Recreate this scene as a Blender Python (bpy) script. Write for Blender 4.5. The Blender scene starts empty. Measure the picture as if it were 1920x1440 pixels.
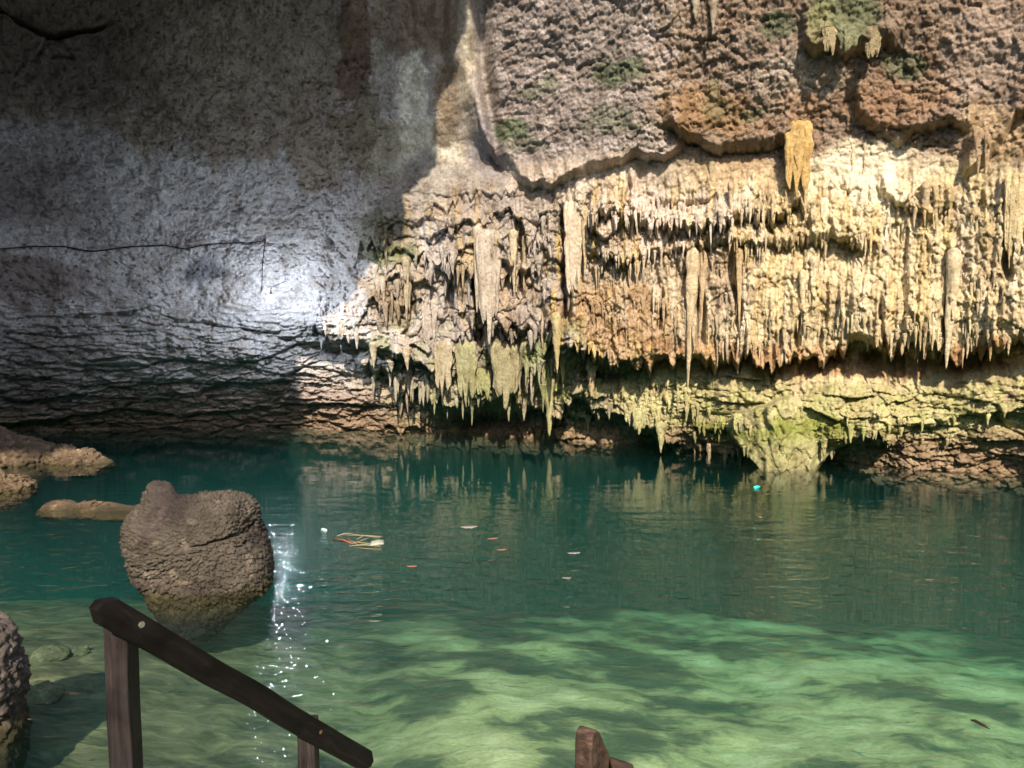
import bpy, math, random
import numpy as np
from mathutils import Vector

R = math.radians
rng = np.random.default_rng(11)
random.seed(11)
sc = bpy.context.scene
col = sc.collection

# ------------------------------------------------------------------ camera, sky, sun, exposure
CAM_Z, FPX, PITCH = 2.5, 1450.0, math.atan(100 / 1450.0)
CP, SP = math.cos(PITCH), math.sin(PITCH)
cam = bpy.data.cameras.new('camera')
cam.lens, cam.sensor_width = 36 * FPX / 1920, 36
cam.clip_start, cam.clip_end = 0.05, 400
co = bpy.data.objects.new('camera', cam)
col.objects.link(co)
co.location = (0, 0, CAM_Z)
co.rotation_euler = (math.pi / 2 - PITCH, 0, 0)
sc.camera = co

SUN_EL, SUN_AZ = 35.0, 5.0          # the sun stands behind the viewer, a little to the right
sx, sy, sz = (math.sin(R(SUN_AZ)) * math.cos(R(SUN_EL)), -math.cos(R(SUN_AZ)) * math.cos(R(SUN_EL)), math.sin(R(SUN_EL)))
world = bpy.data.worlds.new('World')
sc.world = world
world.use_nodes = True
wn = world.node_tree
sky = wn.nodes.new('ShaderNodeTexSky')
sky.sky_type = 'NISHITA'
sky.sun_disc = False
sky.sun_elevation = R(SUN_EL)
sky.sun_rotation = math.atan2(sx, sy)
bg = wn.nodes['Background']
bg.inputs['Strength'].default_value = 0.15
wn.links.new(sky.outputs[0], bg.inputs['Color'])
sun = bpy.data.lights.new('sun', 'SUN')
sun.energy, sun.angle, sun.color = 3.0, R(0.55), (1.0, 0.85, 0.65)
so = bpy.data.objects.new('sun', sun)
col.objects.link(so)
so.rotation_euler = Vector((-sx, -sy, -sz)).to_track_quat('-Z', 'Y').to_euler()

sc.view_settings.view_transform = 'Standard'
sc.view_settings.look = 'None'
sc.view_settings.exposure = 1.40
sc.view_settings.gamma = 1
sc.view_settings.use_curve_mapping = False
cy = sc.cycles
cy.use_denoising = True
try:
    cy.denoiser = 'OPENIMAGEDENOISE'
except Exception:
    pass
cy.max_bounces, cy.diffuse_bounces, cy.glossy_bounces = 7, 4, 3
cy.transparent_max_bounces, cy.transmission_bounces, cy.volume_bounces = 12, 4, 1
cy.caustics_reflective = cy.caustics_refractive = False
cy.sample_clamp_indirect = 6


# ------------------------------------------------------------------ helpers
def ray(px, py):
    x, v = (px - 960) / FPX, (720 - py) / FPX
    return np.array([x, CP + v * SP, -SP + v * CP])


def at(px, py, Y):
    r = ray(px, py)
    k = Y / r[1]
    return Vector((r[0] * k, Y, CAM_Z + r[2] * k))


def on_water(px, py, z=0.0):
    r = ray(px, py)
    k = (z - CAM_Z) / r[2]
    return Vector((r[0] * k, r[1] * k, z))


def project(X, Y, Z):
    dz = Z - CAM_Z
    f = np.maximum(Y * CP - dz * SP, 0.05)
    u = Y * SP + dz * CP
    return 960 + FPX * X / f, 720 - FPX * u / f


def ss(a, b, x):
    t = np.clip((x - a) / (b - a), 0, 1)
    return t * t * (3 - 2 * t)


_tab = {}


def table(seed):
    if seed not in _tab:
        _tab[seed] = np.random.default_rng(seed + 1000).random((256, 256), dtype=np.float32)
    return _tab[seed]


def vn2(x, y, seed=0):                    # value noise, -1..1
    t = table(seed)
    xi, yi = np.floor(x).astype(np.int32), np.floor(y).astype(np.int32)
    fx, fy = (x - xi), (y - yi)
    fx = fx * fx * fx * (fx * (fx * 6 - 15) + 10)
    fy = fy * fy * fy * (fy * (fy * 6 - 15) + 10)
    a, b = xi & 255, yi & 255
    a1, b1 = (a + 1) & 255, (b + 1) & 255
    v0 = t[a, b] * (1 - fx) + t[a1, b] * fx
    v1 = t[a, b1] * (1 - fx) + t[a1, b1] * fx
    return (v0 * (1 - fy) + v1 * fy) * 2 - 1


def fbm2(x, y, seed=0, o=4, g=0.5):
    s, a, n = 0, 1.0, 0
    for k in range(o):
        s = s + a * vn2(x * 2 ** k + 17.3 * k, y * 2 ** k - 9.1 * k, seed + k)
        n += a
        a *= g
    return s / n


def worley2(x, y, seed=0):                # f1, f2, offset to the nearest centre, random of its cell
    tx, ty, tr = table(seed), table(seed + 1), table(seed + 2)
    xi, yi = np.floor(x).astype(np.int32), np.floor(y).astype(np.int32)
    f1 = np.full(x.shape, 9.0, np.float32)
    f2 = f1.copy()
    ox, oy, idr = np.zeros_like(f1), np.zeros_like(f1), np.zeros_like(f1)
    for i in (-1, 0, 1):
        for j in (-1, 0, 1):
            a, b = (xi + i) & 255, (yi + j) & 255
            dx = x - (xi + i + tx[a, b])
            dy = y - (yi + j + ty[a, b])
            d = np.sqrt(dx * dx + dy * dy)
            m = d < f1
            f2 = np.where(m, f1, np.minimum(f2, d))
            ox, oy, idr = np.where(m, dx, ox), np.where(m, dy, oy), np.where(m, tr[a, b], idr)
            f1 = np.where(m, d, f1)
    return f1, f2, ox, oy, idr


def vn3(x, y, z, seed=0):
    zi = np.floor(z).astype(np.int32)
    f = z - zi
    f = f * f * (3 - 2 * f)
    r = np.zeros_like(x)
    u = np.unique(zi)
    for k in u:
        m = zi == k
        a = vn2(x[m] + k * 7.31, y[m] + k * 3.77, seed)
        b = vn2(x[m] + (k + 1) * 7.31, y[m] + (k + 1) * 3.77, seed)
        r[m] = a * (1 - f[m]) + b * f[m]
    return r


def fbm3(p, s, seed=0, o=4, g=0.5):
    r, a, n = 0, 1.0, 0
    for k in range(o):
        q = p * s * 2 ** k + 5.7 * k
        r = r + a * vn3(q[:, 0], q[:, 1], q[:, 2], seed + k)
        n += a
        a *= g
    return r / n


def worley3(p, seed=0):
    g = np.random.default_rng(seed + 77)
    T = g.random((64, 64, 64, 4)).astype(np.float32)
    pi = np.floor(p).astype(np.int32)
    f1 = np.full(len(p), 9.0)
    f2 = f1.copy()
    idr = np.zeros(len(p))
    off = np.zeros((len(p), 3))
    for i in (-1, 0, 1):
        for j in (-1, 0, 1):
            for k in (-1, 0, 1):
                c = pi + np.array([i, j, k])
                t = T[c[:, 0] & 63, c[:, 1] & 63, c[:, 2] & 63]
                o = p - (c + t[:, :3])
                d = np.sqrt((o * o).sum(1))
                m = d < f1
                f2 = np.where(m, f1, np.minimum(f2, d))
                idr = np.where(m, t[:, 3], idr)
                off[m] = o[m]
                f1 = np.where(m, d, f1)
    return f1, f2, off, idr


def mesh_np(name, V, F, smooth=True):
    me = bpy.data.meshes.new(name)
    n, k = F.shape
    me.vertices.add(len(V))
    me.vertices.foreach_set('co', np.ascontiguousarray(V, np.float32).ravel())
    me.loops.add(n * k)
    me.loops.foreach_set('vertex_index', np.ascontiguousarray(F, np.int32).ravel())
    me.polygons.add(n)
    me.polygons.foreach_set('loop_start', np.arange(0, n * k, k, dtype=np.int32))
    me.polygons.foreach_set('use_smooth', np.full(n, smooth, bool))
    me.update(calc_edges=True)
    me.validate()
    return me


def link(name, me, mat=None, parent=None):
    o = bpy.data.objects.new(name, me)
    col.objects.link(o)
    if mat and me and not me.materials:
        me.materials.append(mat)
    if parent:
        o.parent = parent
    return o


def tag(o, label=None, cat=None, group=None, kind=None):
    for k, v in (('label', label), ('category', cat), ('group', group), ('kind', kind)):
        if v:
            o[k] = v
    return o


def empty(name, loc):
    o = bpy.data.objects.new(name, None)
    col.objects.link(o)
    o.location = loc
    o.empty_display_size = 0.1
    return o


def vcol(me, name, C):
    a = me.attributes.new(name, 'FLOAT_COLOR', 'POINT')
    a.data.foreach_set('color', np.hstack([C, np.ones((len(C), 1))]).astype(np.float32).ravel())


def grid_faces(nu, nv, closed=False):      # vertex index = iu * nv + iv
    iu = np.arange(nu if closed else nu - 1)
    iv = np.arange(nv - 1)
    U, Vv = np.meshgrid(iu, iv, indexing='ij')
    U1 = (U + 1) % nu
    return np.stack([U * nv + Vv, U1 * nv + Vv, U1 * nv + Vv + 1, U * nv + Vv + 1], -1).reshape(-1, 4)


def smooth_normals_tube(pts, rad, n=8, cap=True):
    V, F = [], []
    up = Vector((0, 0, 1))
    pts = [Vector(p) for p in pts]
    for i, p in enumerate(pts):
        d = (pts[min(i + 1, len(pts) - 1)] - pts[max(i - 1, 0)]).normalized()
        a = d.cross(up)
        a = a.normalized() if a.length > 1e-3 else Vector((1, 0, 0))
        b = d.cross(a)
        r = rad[i] if hasattr(rad, '__len__') else rad
        for k in range(n):
            t = 2 * math.pi * k / n
            V.append(p + a * r * math.cos(t) + b * r * math.sin(t))
    for i in range(len(pts) - 1):
        for k in range(n):
            F.append((i * n + k, i * n + (k + 1) % n, (i + 1) * n + (k + 1) % n, (i + 1) * n + k))
    if cap:
        F.append(tuple(range(n))[::-1])
        F.append(tuple(range((len(pts) - 1) * n, len(pts) * n)))
    return V, F


def mesh_py(name, V, F, smooth=True):
    me = bpy.data.meshes.new(name)
    me.from_pydata([tuple(v) for v in V], [], F)
    me.update()
    if smooth:
        me.polygons.foreach_set('use_smooth', [True] * len(me.polygons))
    return me


# ------------------------------------------------------------------ materials
class NT:
    def __init__(s, name):
        s.m = bpy.data.materials.new(name)
        s.m.use_nodes = True
        s.t = s.m.node_tree
        s.t.nodes.clear()
        s.out = s.n('ShaderNodeOutputMaterial')

    def n(s, typ, **kw):
        nd = s.t.nodes.new(typ)
        for k, v in kw.items():
            if k in nd.inputs:
                nd.inputs[k].default_value = v
            else:
                setattr(nd, k, v)
        return nd

    def l(s, a, b):
        s.t.links.new(a, b)

    def noise(s, vec, scale, detail=4, rough=0.55, dist=0.0):
        nd = s.n('ShaderNodeTexNoise')
        nd.inputs['Scale'].default_value = scale
        nd.inputs['Detail'].default_value = detail
        nd.inputs['Roughness'].default_value = rough
        nd.inputs['Distortion'].default_value = dist
        if vec is not None:
            s.l(vec, nd.inputs['Vector'])
        return nd.outputs['Fac']

    def ramp(s, fac, stops):
        nd = s.n('ShaderNodeValToRGB')
        el = nd.color_ramp.elements
        while len(el) < len(stops):
            el.new(0.5)
        for e, (p, c) in zip(el, stops):
            e.position = p
            e.color = (*c, 1) if len(c) == 3 else c
        s.l(fac, nd.inputs[0])
        return nd.outputs[0]

    def mix(s, fac, a, b, mode='MIX'):
        nd = s.n('ShaderNodeMix', data_type='RGBA', blend_type=mode)
        for i, v in ((0, fac), (6, a), (7, b)):
            if hasattr(v, 'links'):
                s.l(v, nd.inputs[i])
            else:
                nd.inputs[i].default_value = v if i == 0 else ((*v, 1) if len(v) == 3 else v)
        return nd.outputs[2]

    def math(s, op, a, b=None):
        nd = s.n('ShaderNodeMath', operation=op)
        for i, v in enumerate((a, b)):
            if v is None:
                continue
            if hasattr(v, 'links'):
                s.l(v, nd.inputs[i])
            else:
                nd.inputs[i].default_value = v
        return nd.outputs[0]

    def bump(s, h, strength, dist, prev=None):
        nd = s.n('ShaderNodeBump')
        nd.inputs['Strength'].default_value = strength
        nd.inputs['Distance'].default_value = dist
        s.l(h, nd.inputs['Height'])
        if prev is not None:
            s.l(prev, nd.inputs['Normal'])
        return nd.outputs[0]

    def mapping(s, vec, scale, rot=(0, 0, 0)):
        nd = s.n('ShaderNodeMapping')
        nd.inputs['Scale'].default_value = scale
        nd.inputs['Rotation'].default_value = rot
        s.l(vec, nd.inputs['Vector'])
        return nd.outputs[0]

    def bsdf(s, color, rough=0.9, spec=0.25, normal=None):
        b = s.n('ShaderNodeBsdfPrincipled')
        if hasattr(color, 'links'):
            s.l(color, b.inputs['Base Color'])
        else:
            b.inputs['Base Color'].default_value = (*color, 1)
        if hasattr(rough, 'links'):
            s.l(rough, b.inputs['Roughness'])
        else:
            b.inputs['Roughness'].default_value = rough
        b.inputs['Specular IOR Level'].default_value = spec
        if normal is not None:
            s.l(normal, b.inputs['Normal'])
        s.l(b.outputs[0], s.out.inputs['Surface'])
        return b


def rock_material(name, source, wet=0.25, bump_d=0.03, scale=1.0):
    t = NT(name)
    pos = t.n('ShaderNodeTexCoord').outputs['Object'] if source == 'flat' else t.n('ShaderNodeNewGeometry').outputs['Position']
    if source == 'attr':
        c = t.n('ShaderNodeAttribute', attribute_name='tint').outputs['Color']
    else:
        c = t.n('ShaderNodeObjectInfo').outputs['Color']
    n1 = t.noise(pos, 3.2 * scale, 6, 0.65)
    n2 = t.noise(pos, 14 * scale, 5, 0.7)
    n3 = t.noise(pos, 55 * scale, 3, 0.6)
    v = t.ramp(n2, [(0.28, (0.50, 0.47, 0.45)), (0.5, (0.95, 0.95, 0.95)), (0.75, (1.28, 1.27, 1.24))])
    c = t.mix(1.0, c, v, 'MULTIPLY')
    v2 = t.ramp(n1, [(0.33, (0.72, 0.66, 0.60)), (0.52, (1, 1, 1)), (0.7, (1.15, 1.15, 1.17))])
    c = t.mix(1.0, c, v2, 'MULTIPLY')
    v3 = t.ramp(n3, [(0.3, (0.7, 0.68, 0.66)), (0.55, (1.05, 1.05, 1.05))])
    c = t.mix(0.8, c, v3, 'MULTIPLY')
    b = t.bump(n2, 0.9, bump_d)
    b = t.bump(n3, 0.7, bump_d * 0.35, b)
    t.bsdf(c, 0.82, wet, b)
    return t.m


M_WALL = rock_material('cave_limestone', 'attr')
M_DRIP = rock_material('dripstone', 'object', 0.25, 0.04, 1.3)
M_BOULDER = rock_material('pitted_boulder', 'attr', 0.45, 0.03, 2.2)


# ------------------------------------------------------------------ cave wall
ZR = [-7, -1, 0, 0.5, 1, 1.5, 2, 2.5, 3, 4, 5, 6, 7, 8, 10, 12, 13.5]
COLS = [
    (-180, [22] * 12 + [22, 21.5, 21, 20.5, 20], 0),
    (-100, [16.5] * 10 + [16.5, 16.5, 16.3, 16.2, 16, 15.8, 15.5], 0),
    (-52, [16, 16, 15.8, 15.4, 15, 14.7, 14.6, 14.5, 14.5, 14.5, 14.5, 14.4, 14.3, 14, 13.3, 12, 10.5], 0),
    (0, [19.2, 19.0, 18.8, 18.3, 17.8, 17.3, 17, 16.8, 16.8, 16.9, 17, 17, 16.9, 16.7, 15.8, 13.5, 11], 1),
    (300, [19.8, 19.7, 19.6, 19.0, 18.4, 17.9, 17.5, 17.3, 17.2, 17.2, 17.3, 17.3, 17.2, 17, 16, 13.5, 11], 1),
    (600, [20, 19.9, 19.7, 19.3, 18.8, 18.4, 18.0, 17.7, 17.4, 17.2, 17.2, 17.2, 17.1, 16.8, 15.6, 13.2, 10.5], 1),
    (800, [19.0, 18.9, 18.7, 18.4, 18.1, 17.8, 17.4, 17.2, 17.0, 16.8, 16.8, 16.8, 16.7, 16.4, 15, 12.8, 10.5], 1),
    (1000, [18.2, 18.0, 17.8, 17.5, 17.1, 16.8, 16.5, 16.3, 16.1, 16, 15.9, 15.8, 15.3, 14.8, 13.8, 12, 10], 1),
    (1200, [17.2, 17.0, 16.7, 16.4, 15.9, 15.5, 15.3, 15.1, 15.0, 14.9, 14.8, 14.6, 14.1, 13.7, 13, 11.5, 10], 1),
    (1500, [16, 15.8, 15.2, 14.4, 13.9, 14.0, 14.3, 14.1, 13.9, 13.9, 13.9, 13.7, 13.1, 12.7, 12, 11, 9.8], 1),
    (1700, [14.5, 14.3, 13.95, 13.75, 13.55, 13.65, 13.9, 13.6, 13.4, 13.4, 13.4, 13.2, 12.7, 12.3, 11.7, 10.8, 9.6], 1),
    (1920, [13.7, 13.6, 13.4, 13.1, 12.8, 12.65, 12.8, 12.7, 12.5, 12.4, 12.4, 12.2, 11.9, 11.6, 11, 10.2, 9.2], 1),
    (52, [14.5, 14.4, 14.2, 13.9, 13.5, 13.3, 13.4, 13.4, 13.3, 13.3, 13.2, 13.1, 12.9, 12.6, 12, 11.2, 10.2], 0),
    (100, [16.5] * 10 + [16.5, 16.5, 16.3, 16.2, 16, 15.8, 15.5], 0),
    (180, [22] * 12 + [22, 21.5, 21, 20.5, 20], 0),
]
az_c, tab = [], []
for key, vals, is_px in COLS:
    a = math.atan((key - 960) / FPX) if is_px else R(key)
    az_c.append(a)
    tab.append(np.array(vals) / (math.cos(a) if is_px else 1.0))
az_c, tab = np.array(az_c), np.array(tab)

az = np.concatenate([np.arange(-180, -60, 4), np.linspace(-60, -36.5, 70, endpoint=False),
                     np.linspace(-36.5, 36.5, 1240, endpoint=False), np.linspace(36.5, 60, 70, endpoint=False),
                     np.arange(60, 180, 4)])
az = np.radians(az).astype(np.float64)
zz = np.concatenate([np.linspace(-7, -0.4, 14, endpoint=False), np.linspace(-0.4, 10.6, 600, endpoint=False), np.linspace(10.6, 13.5, 40)])


def base_radius():
    # linear in both directions, then smoothed so that the joints between the sections do not show
    zi = np.linspace(-7, 13.5, 411)
    ai = np.linspace(-math.pi, math.pi, 721)
    t1 = np.stack([np.interp(zi, ZR, r) for r in tab])
    t2 = np.stack([np.interp(ai, az_c, t1[:, k]) for k in range(len(zi))], 1)

    def blur(m, n, axis):
        k = np.hanning(n + 2)[1:-1]
        k /= k.sum()
        return np.apply_along_axis(lambda v: np.convolve(np.pad(v, n // 2, 'edge'), k, 'valid'), axis, m)
    t2 = blur(t2, 11, 0)
    t2 = blur(t2, 7, 1)
    fz = np.interp(zz, zi, np.arange(len(zi)))
    fa = np.interp(az, ai, np.arange(len(ai)))
    i0 = np.minimum(fa.astype(int), len(ai) - 2)
    j0 = np.minimum(fz.astype(int), len(zi) - 2)
    u, v = (fa - i0)[:, None], (fz - j0)[None]
    return (t2[np.ix_(i0, j0)] * (1 - u) * (1 - v) + t2[np.ix_(i0 + 1, j0)] * u * (1 - v)
            + t2[np.ix_(i0, j0 + 1)] * (1 - u) * v + t2[np.ix_(i0 + 1, j0 + 1)] * u * v)


RB = base_radius()
AA, ZZ = np.meshgrid(az, zz, indexing='ij')
S = AA * 16.0                                     # metres along the wall
PX, PY = project(RB * np.sin(AA), RB * np.cos(AA), ZZ)
front = np.abs(AA) < R(60)
PX = np.where(front, PX, np.where(AA < 0, -2000, 4000)).astype(np.float32)
PY = np.where(front, PY, 600).astype(np.float32)
Sf, Zf = S.astype(np.float32), ZZ.astype(np.float32)
# the regions of the wall wander a little
WX = PX + 26 * fbm2(Sf * 1.1, Zf * 1.1, 3, 3)
WY = PY + 22 * fbm2(Sf * 1.1 + 9, Zf * 1.1, 7, 3)


def tooth(s, w, seed, row):
    """hanging teeth along a line: drop below the line, 0..1"""
    x = s / w
    i0 = np.floor(x).astype(np.int32)
    t1, t2 = table(seed), table(seed + 1)
    rr = row & 255
    best = np.zeros_like(x)
    for k in (-1, 0, 1):
        c = (i0 + k) & 255
        ctr = i0 + k + 0.2 + 0.6 * t1[c, rr]
        L = t2[c, rr] ** 1.7
        hw = 0.35 + 0.45 * t1[rr, c]
        best = np.maximum(best, L * np.clip(1 - np.abs(x - ctr) / hw, 0, 1) ** 0.65)
    return best


def fringe(H, w, length, p, seed, sharp=1.6, wob=0.35):
    """rows of hanging fringes, each row standing proud above its own ragged lower edge"""
    u = Zf / H + wob * fbm2(Sf * 0.55 / H * 0.5, Zf * 0.35 / H * 0.5, seed + 30, 3)
    k0 = np.floor(u).astype(np.int32)
    best = np.zeros_like(u)
    for dk in (0, 1):
        k = k0 + dk
        row = (k * 37 + 11) & 255
        edge = k - length / H * np.maximum(tooth(Sf + 0.31 * (k % 7) + 0.12 * w * fbm2(Sf * 3 / w * 0.2, Zf * 2, seed + 35, 2), w, seed, row), 0.75 * tooth(Sf * 1.0 + 0.7, w * 2.3, seed + 8, row)) - 0.10 * fbm2(Sf * 2.2 / w * 0.3, k * 1.7, seed + 36, 4, 0.6)
        t = u - edge
        amp = 0.12 + 0.88 * np.clip(0.45 + 1.3 * vn2(Sf * 0.9, k * 3.7, seed + 5), 0, 1)
        best = np.maximum(best, np.where(t >= 0, np.clip(1 - t, 0, 1) ** sharp * amp, 0))
    return p * best


def scales(sx_, sz_, p, seed, tilt=0.9):
    """overlapping plates: each one leans out at its foot, with a crack round it"""
    wx = Sf / sx_ + 0.55 * fbm2(Sf / sx_ * 0.7, Zf / sz_ * 0.7, seed + 40, 3)
    wz = Zf / sz_ + 0.55 * fbm2(Sf / sx_ * 0.7 + 31, Zf / sz_ * 0.7, seed + 44, 3)
    f1, f2, ox, oz, idr = worley2(wx, wz, seed)
    edge = ss(0.0, 0.16, f2 - f1)
    return p * ((idr - 0.5) * 0.9 - tilt * oz * 0.9 - (1 - edge) * 0.55)


# --- where each kind of rock is
right = ss(640, 900, WX)                                   # sunlit dripstone side
lefts = 1 - right
lowleft = ss(520, 640, WY) * (1 - ss(640, 820, WX))
curtain = ss(860, 1120, WX) * ss(290, 380, WY) * (1 - ss(650, 720, WY))
upper = ss(880, 960, WX) * (1 - ss(270, 340, WY))
ledge = ss(1120, 1280, WX) * ss(690, 730, WY)
center = ss(640, 760, WX) * (1 - ss(1080, 1240, WX)) * ss(300, 440, WY)

d = 0.30 * fbm2(Sf * 0.35, Zf * 0.4, 50, 3) + 0.13 * fbm2(Sf * 1.1, Zf * 1.3, 54, 4)
d += (0.5 + 0.5 * right) * 0.045 * fbm2(Sf * 5, Zf * 5.5, 58, 4, 0.6)
# pitted, cracked plaster-like left wall
d += lefts * (1 - lowleft) * (0.05 * fbm2(Sf * 3.5, Zf * 3.5, 62, 5, 0.68) + scales(0.45, 0.34, 0.022, 60, 0.4) + scales(0.15, 0.12, 0.016, 66, 0.5))
pit = np.maximum(fbm2(Sf * 6, Zf * 7, 72, 3), fbm2(Sf * 13, Zf * 14, 74, 2) - 0.05)
d -= lefts * 0.07 * ss(0.27, 0.55, pit)
d -= lefts * (1 - lowleft) * 0.05 * (1 - ss(0.0, 0.035, np.abs(fbm2(Sf * 2.2, Zf * 2.6, 73, 4, 0.6))))
d -= 0.08 * lefts * ss(0.42, 0.62, fbm2(Sf * 1.6, Zf * 1.7, 76, 3))
# shingled overhang at the lower left
d += lowleft * (0.08 * fbm2(Sf * 2.4, Zf * 4.5, 98, 5, 0.65) + scales(1.15, 0.42, 0.13, 80, 0.9) + scales(0.42, 0.16, 0.075, 86, 1.0) + scales(0.16, 0.08, 0.03, 92))
# brown upper rock
lump = 0.5 + 0.9 * ss(-0.3, 0.4, fbm2(Sf * 0.8, Zf * 0.8, 114, 3))
d += upper * (scales(0.9, 0.6, 0.05, 100, 0.6) + lump * scales(0.22, 0.17, 0.040, 106, 0.7) + scales(0.11, 0.085, 0.03, 112, 0.7) + 0.05 * fbm2(Sf * 9, Zf * 9, 116, 3, 0.65))
# the curtains: rows of small hanging teeth, streaks, plates
cur_sm = curtain * (0.35 + 0.65 * ss(-0.35, 0.3, fbm2(Sf * 0.5, Zf * 0.8, 120, 2)))
frm = 0.3 + 0.7 * ss(380, 400, WY) * (1 - ss(470, 520, WY))
d += cur_sm * (0.55 * fringe(0.62, 0.16, 0.34, 0.26, 130, 1.6, 0.8) * frm + fringe(0.31, 0.1, 0.2, 0.10, 140, 1.6, 0.9) * (0.3 + 0.7 * frm))
d += curtain * (0.10 * vn2(Sf * 2.6 + 0.6 * vn2(Sf, Zf * 0.9, 146), Zf * 0.45, 145) + 0.07 * fbm2(Sf * 3.2, Zf * 2.6, 147, 4, 0.62))
streak = vn2(Sf * 13 + 1.2 * vn2(Sf * 2, Zf * 2, 151), Zf * 1.3, 150)
d += (curtain + 0.8 * center) * (0.06 * streak + 0.03 * vn2(Sf * 26 + 1.1 * vn2(Sf * 3, Zf * 2.4, 153), Zf * 2.2, 152))
d += curtain * (scales(0.24, 0.42, 0.05, 156, 0.7) + scales(0.08, 0.15, 0.035, 162))
# centre: long broken curtains
d += center * (fringe(1.25, 0.30, 0.85, 0.50, 170, 1.2, 0.9) + fringe(0.6, 0.16, 0.4, 0.24, 180, 1.4, 1.0) + 0.12 * fbm2(Sf * 2.5, Zf * 1.6, 186, 4, 0.6) + scales(0.26, 0.3, 0.08, 188) + scales(0.1, 0.12, 0.03, 194))
# ledge with shingles at the lower right
lum2 = 0.25 + 1.0 * ss(-0.35, 0.35, fbm2(Sf * 0.9, Zf * 1.4, 214, 3))
d += ledge * (lum2 * scales(0.8, 0.27, 0.13, 200, 0.8) + (1.3 - lum2) * scales(0.26, 0.14, 0.10, 206, 0.8) + scales(0.11, 0.07, 0.035, 212) + 0.11 * fbm2(Sf * 2.6, Zf * 4.2, 216, 5, 0.65))


def profile_line(pts):
    xs, ys = zip(*pts)
    return np.interp(PX, xs, ys, left=-9999, right=-9999)


def overhang(pts, p, up, tl, tw, seed, back=0.0, backh=40.0, fade=40):
    """a brow of rock: lower edge along pts (picture places), standing p metres proud, ragged by teeth tl metres long"""
    global d
    y = profile_line(pts)
    ok = y > -9000
    mpp = RB / FPX
    edge = y + 11 * fbm2(Sf * 2.3, Zf * 0.6, seed + 20, 5, 0.62) + (tooth(Sf, tw, seed, np.full(S.shape, seed % 251, np.int32))
             + 0.4 * tooth(Sf + 0.4, tw * 0.45, seed + 3, np.full(S.shape, (seed + 9) % 251, np.int32))) * tl / mpp
    t = (edge - PY)                                   # >0 above the edge
    x0, x1 = pts[0][0], pts[-1][0]
    env = ss(x0, x0 + fade, PX) * (1 - ss(x1 - fade, x1, PX))
    prof = np.where(t >= 0, np.exp(-np.maximum(t, 0) / up), 0) * ss(-1, 5 + 22 * np.clip(0.35 + fbm2(Sf * 1.7, Zf * 1.7, seed + 25, 3), 0, 1), t)
    d = d + np.where(ok, env * p * prof, 0)
    if back:
        d = d - np.where(ok & (t < 0), env * back * np.exp(t / backh), 0)


overhang([(880, 180), (900, 240), (930, 300), (990, 350), (1060, 342), (1150, 316), (1190, 294), (1240, 300), (1300, 275)], 0.34, 110, 0.12, 0.3, 301, 0.05)
overhang([(1240, 245), (1300, 266), (1330, 284), (1400, 286), (1470, 270), (1500, 250)], 0.36, 70, 0.10, 0.2, 305, 0.16, 30, 25)
overhang([(1600, 215), (1640, 248), (1682, 278), (1722, 244), (1780, 234), (1810, 250), (1830, 240)], 0.30, 50, 0.05, 0.2, 309, 0.05, 40, 15)
overhang([(1800, 330), (1850, 310), (1880, 262), (1905, 222), (1960, 180), (2100, 150)], 0.40, 50, 0.08, 0.2, 313, 0.05, 40, 20)
overhang([(1090, 405), (1200, 412), (1300, 420), (1400, 402), (1490, 385), (1530, 375)], 0.33, 45, 0.34, 0.12, 317, 0.22, 26)
overhang([(1080, 478), (1180, 484), (1250, 470), (1320, 455), (1450, 455), (1560, 452), (1650, 455)], 0.30, 40, 0.22, 0.13, 321, 0.16, 24)
overhang([(1040, 640), (1130, 665), (1240, 672), (1340, 676), (1450, 668), (1540, 664), (1600, 640), (1700, 640), (1790, 660), (1850, 650), (1960, 620), (2200, 600)], 0.65, 120, 0.34, 0.16, 325, 0.30, 36)
overhang([(560, 610), (610, 628), (660, 640), (720, 660), (800, 680), (860, 700)], 0.5, 60, 0.3, 0.25, 329, 0.25, 40)
overhang([(640, 668), (700, 690), (760, 700), (830, 735), (880, 752), (960, 758), (1030, 775), (1080, 740), (1150, 760), (1220, 800), (1290, 830)], 0.6, 90, 0.42, 0.3, 333, 0.22, 50)
overhang([(1180, 800), (1250, 835), (1310, 845), (1400, 858), (1470, 866), (1540, 866), (1570, 836), (1640, 812), (1700, 806)], 0.42, 60, 0.22, 0.22, 337, 0.3, 40)
overhang([(1600, 826), (1640, 814), (1730, 795), (1840, 775), (1960, 750), (2200, 720)], 0.18, 50, 0.12, 0.22, 338, 0.05, 40)
overhang([(820, 500), (900, 490), (960, 500), (1010, 520)], 0.25, 60, 0.5, 0.2, 341, 0.15, 40)
overhang([(1640, 360), (1700, 385), (1750, 405), (1800, 380)], 0.22, 40, 0.15, 0.15, 345, 0.04, 40, 20)
overhang([(1500, 88), (1540, 92), (1600, 96), (1660, 84), (1690, 70)], 0.4, 50, 0.22, 0.25, 349, 0.08, 40, 15)
overhang([(860, 592), (930, 600), (1000, 610), (1060, 590)], 0.3, 50, 0.4, 0.28, 353, 0.15, 30)
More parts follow.
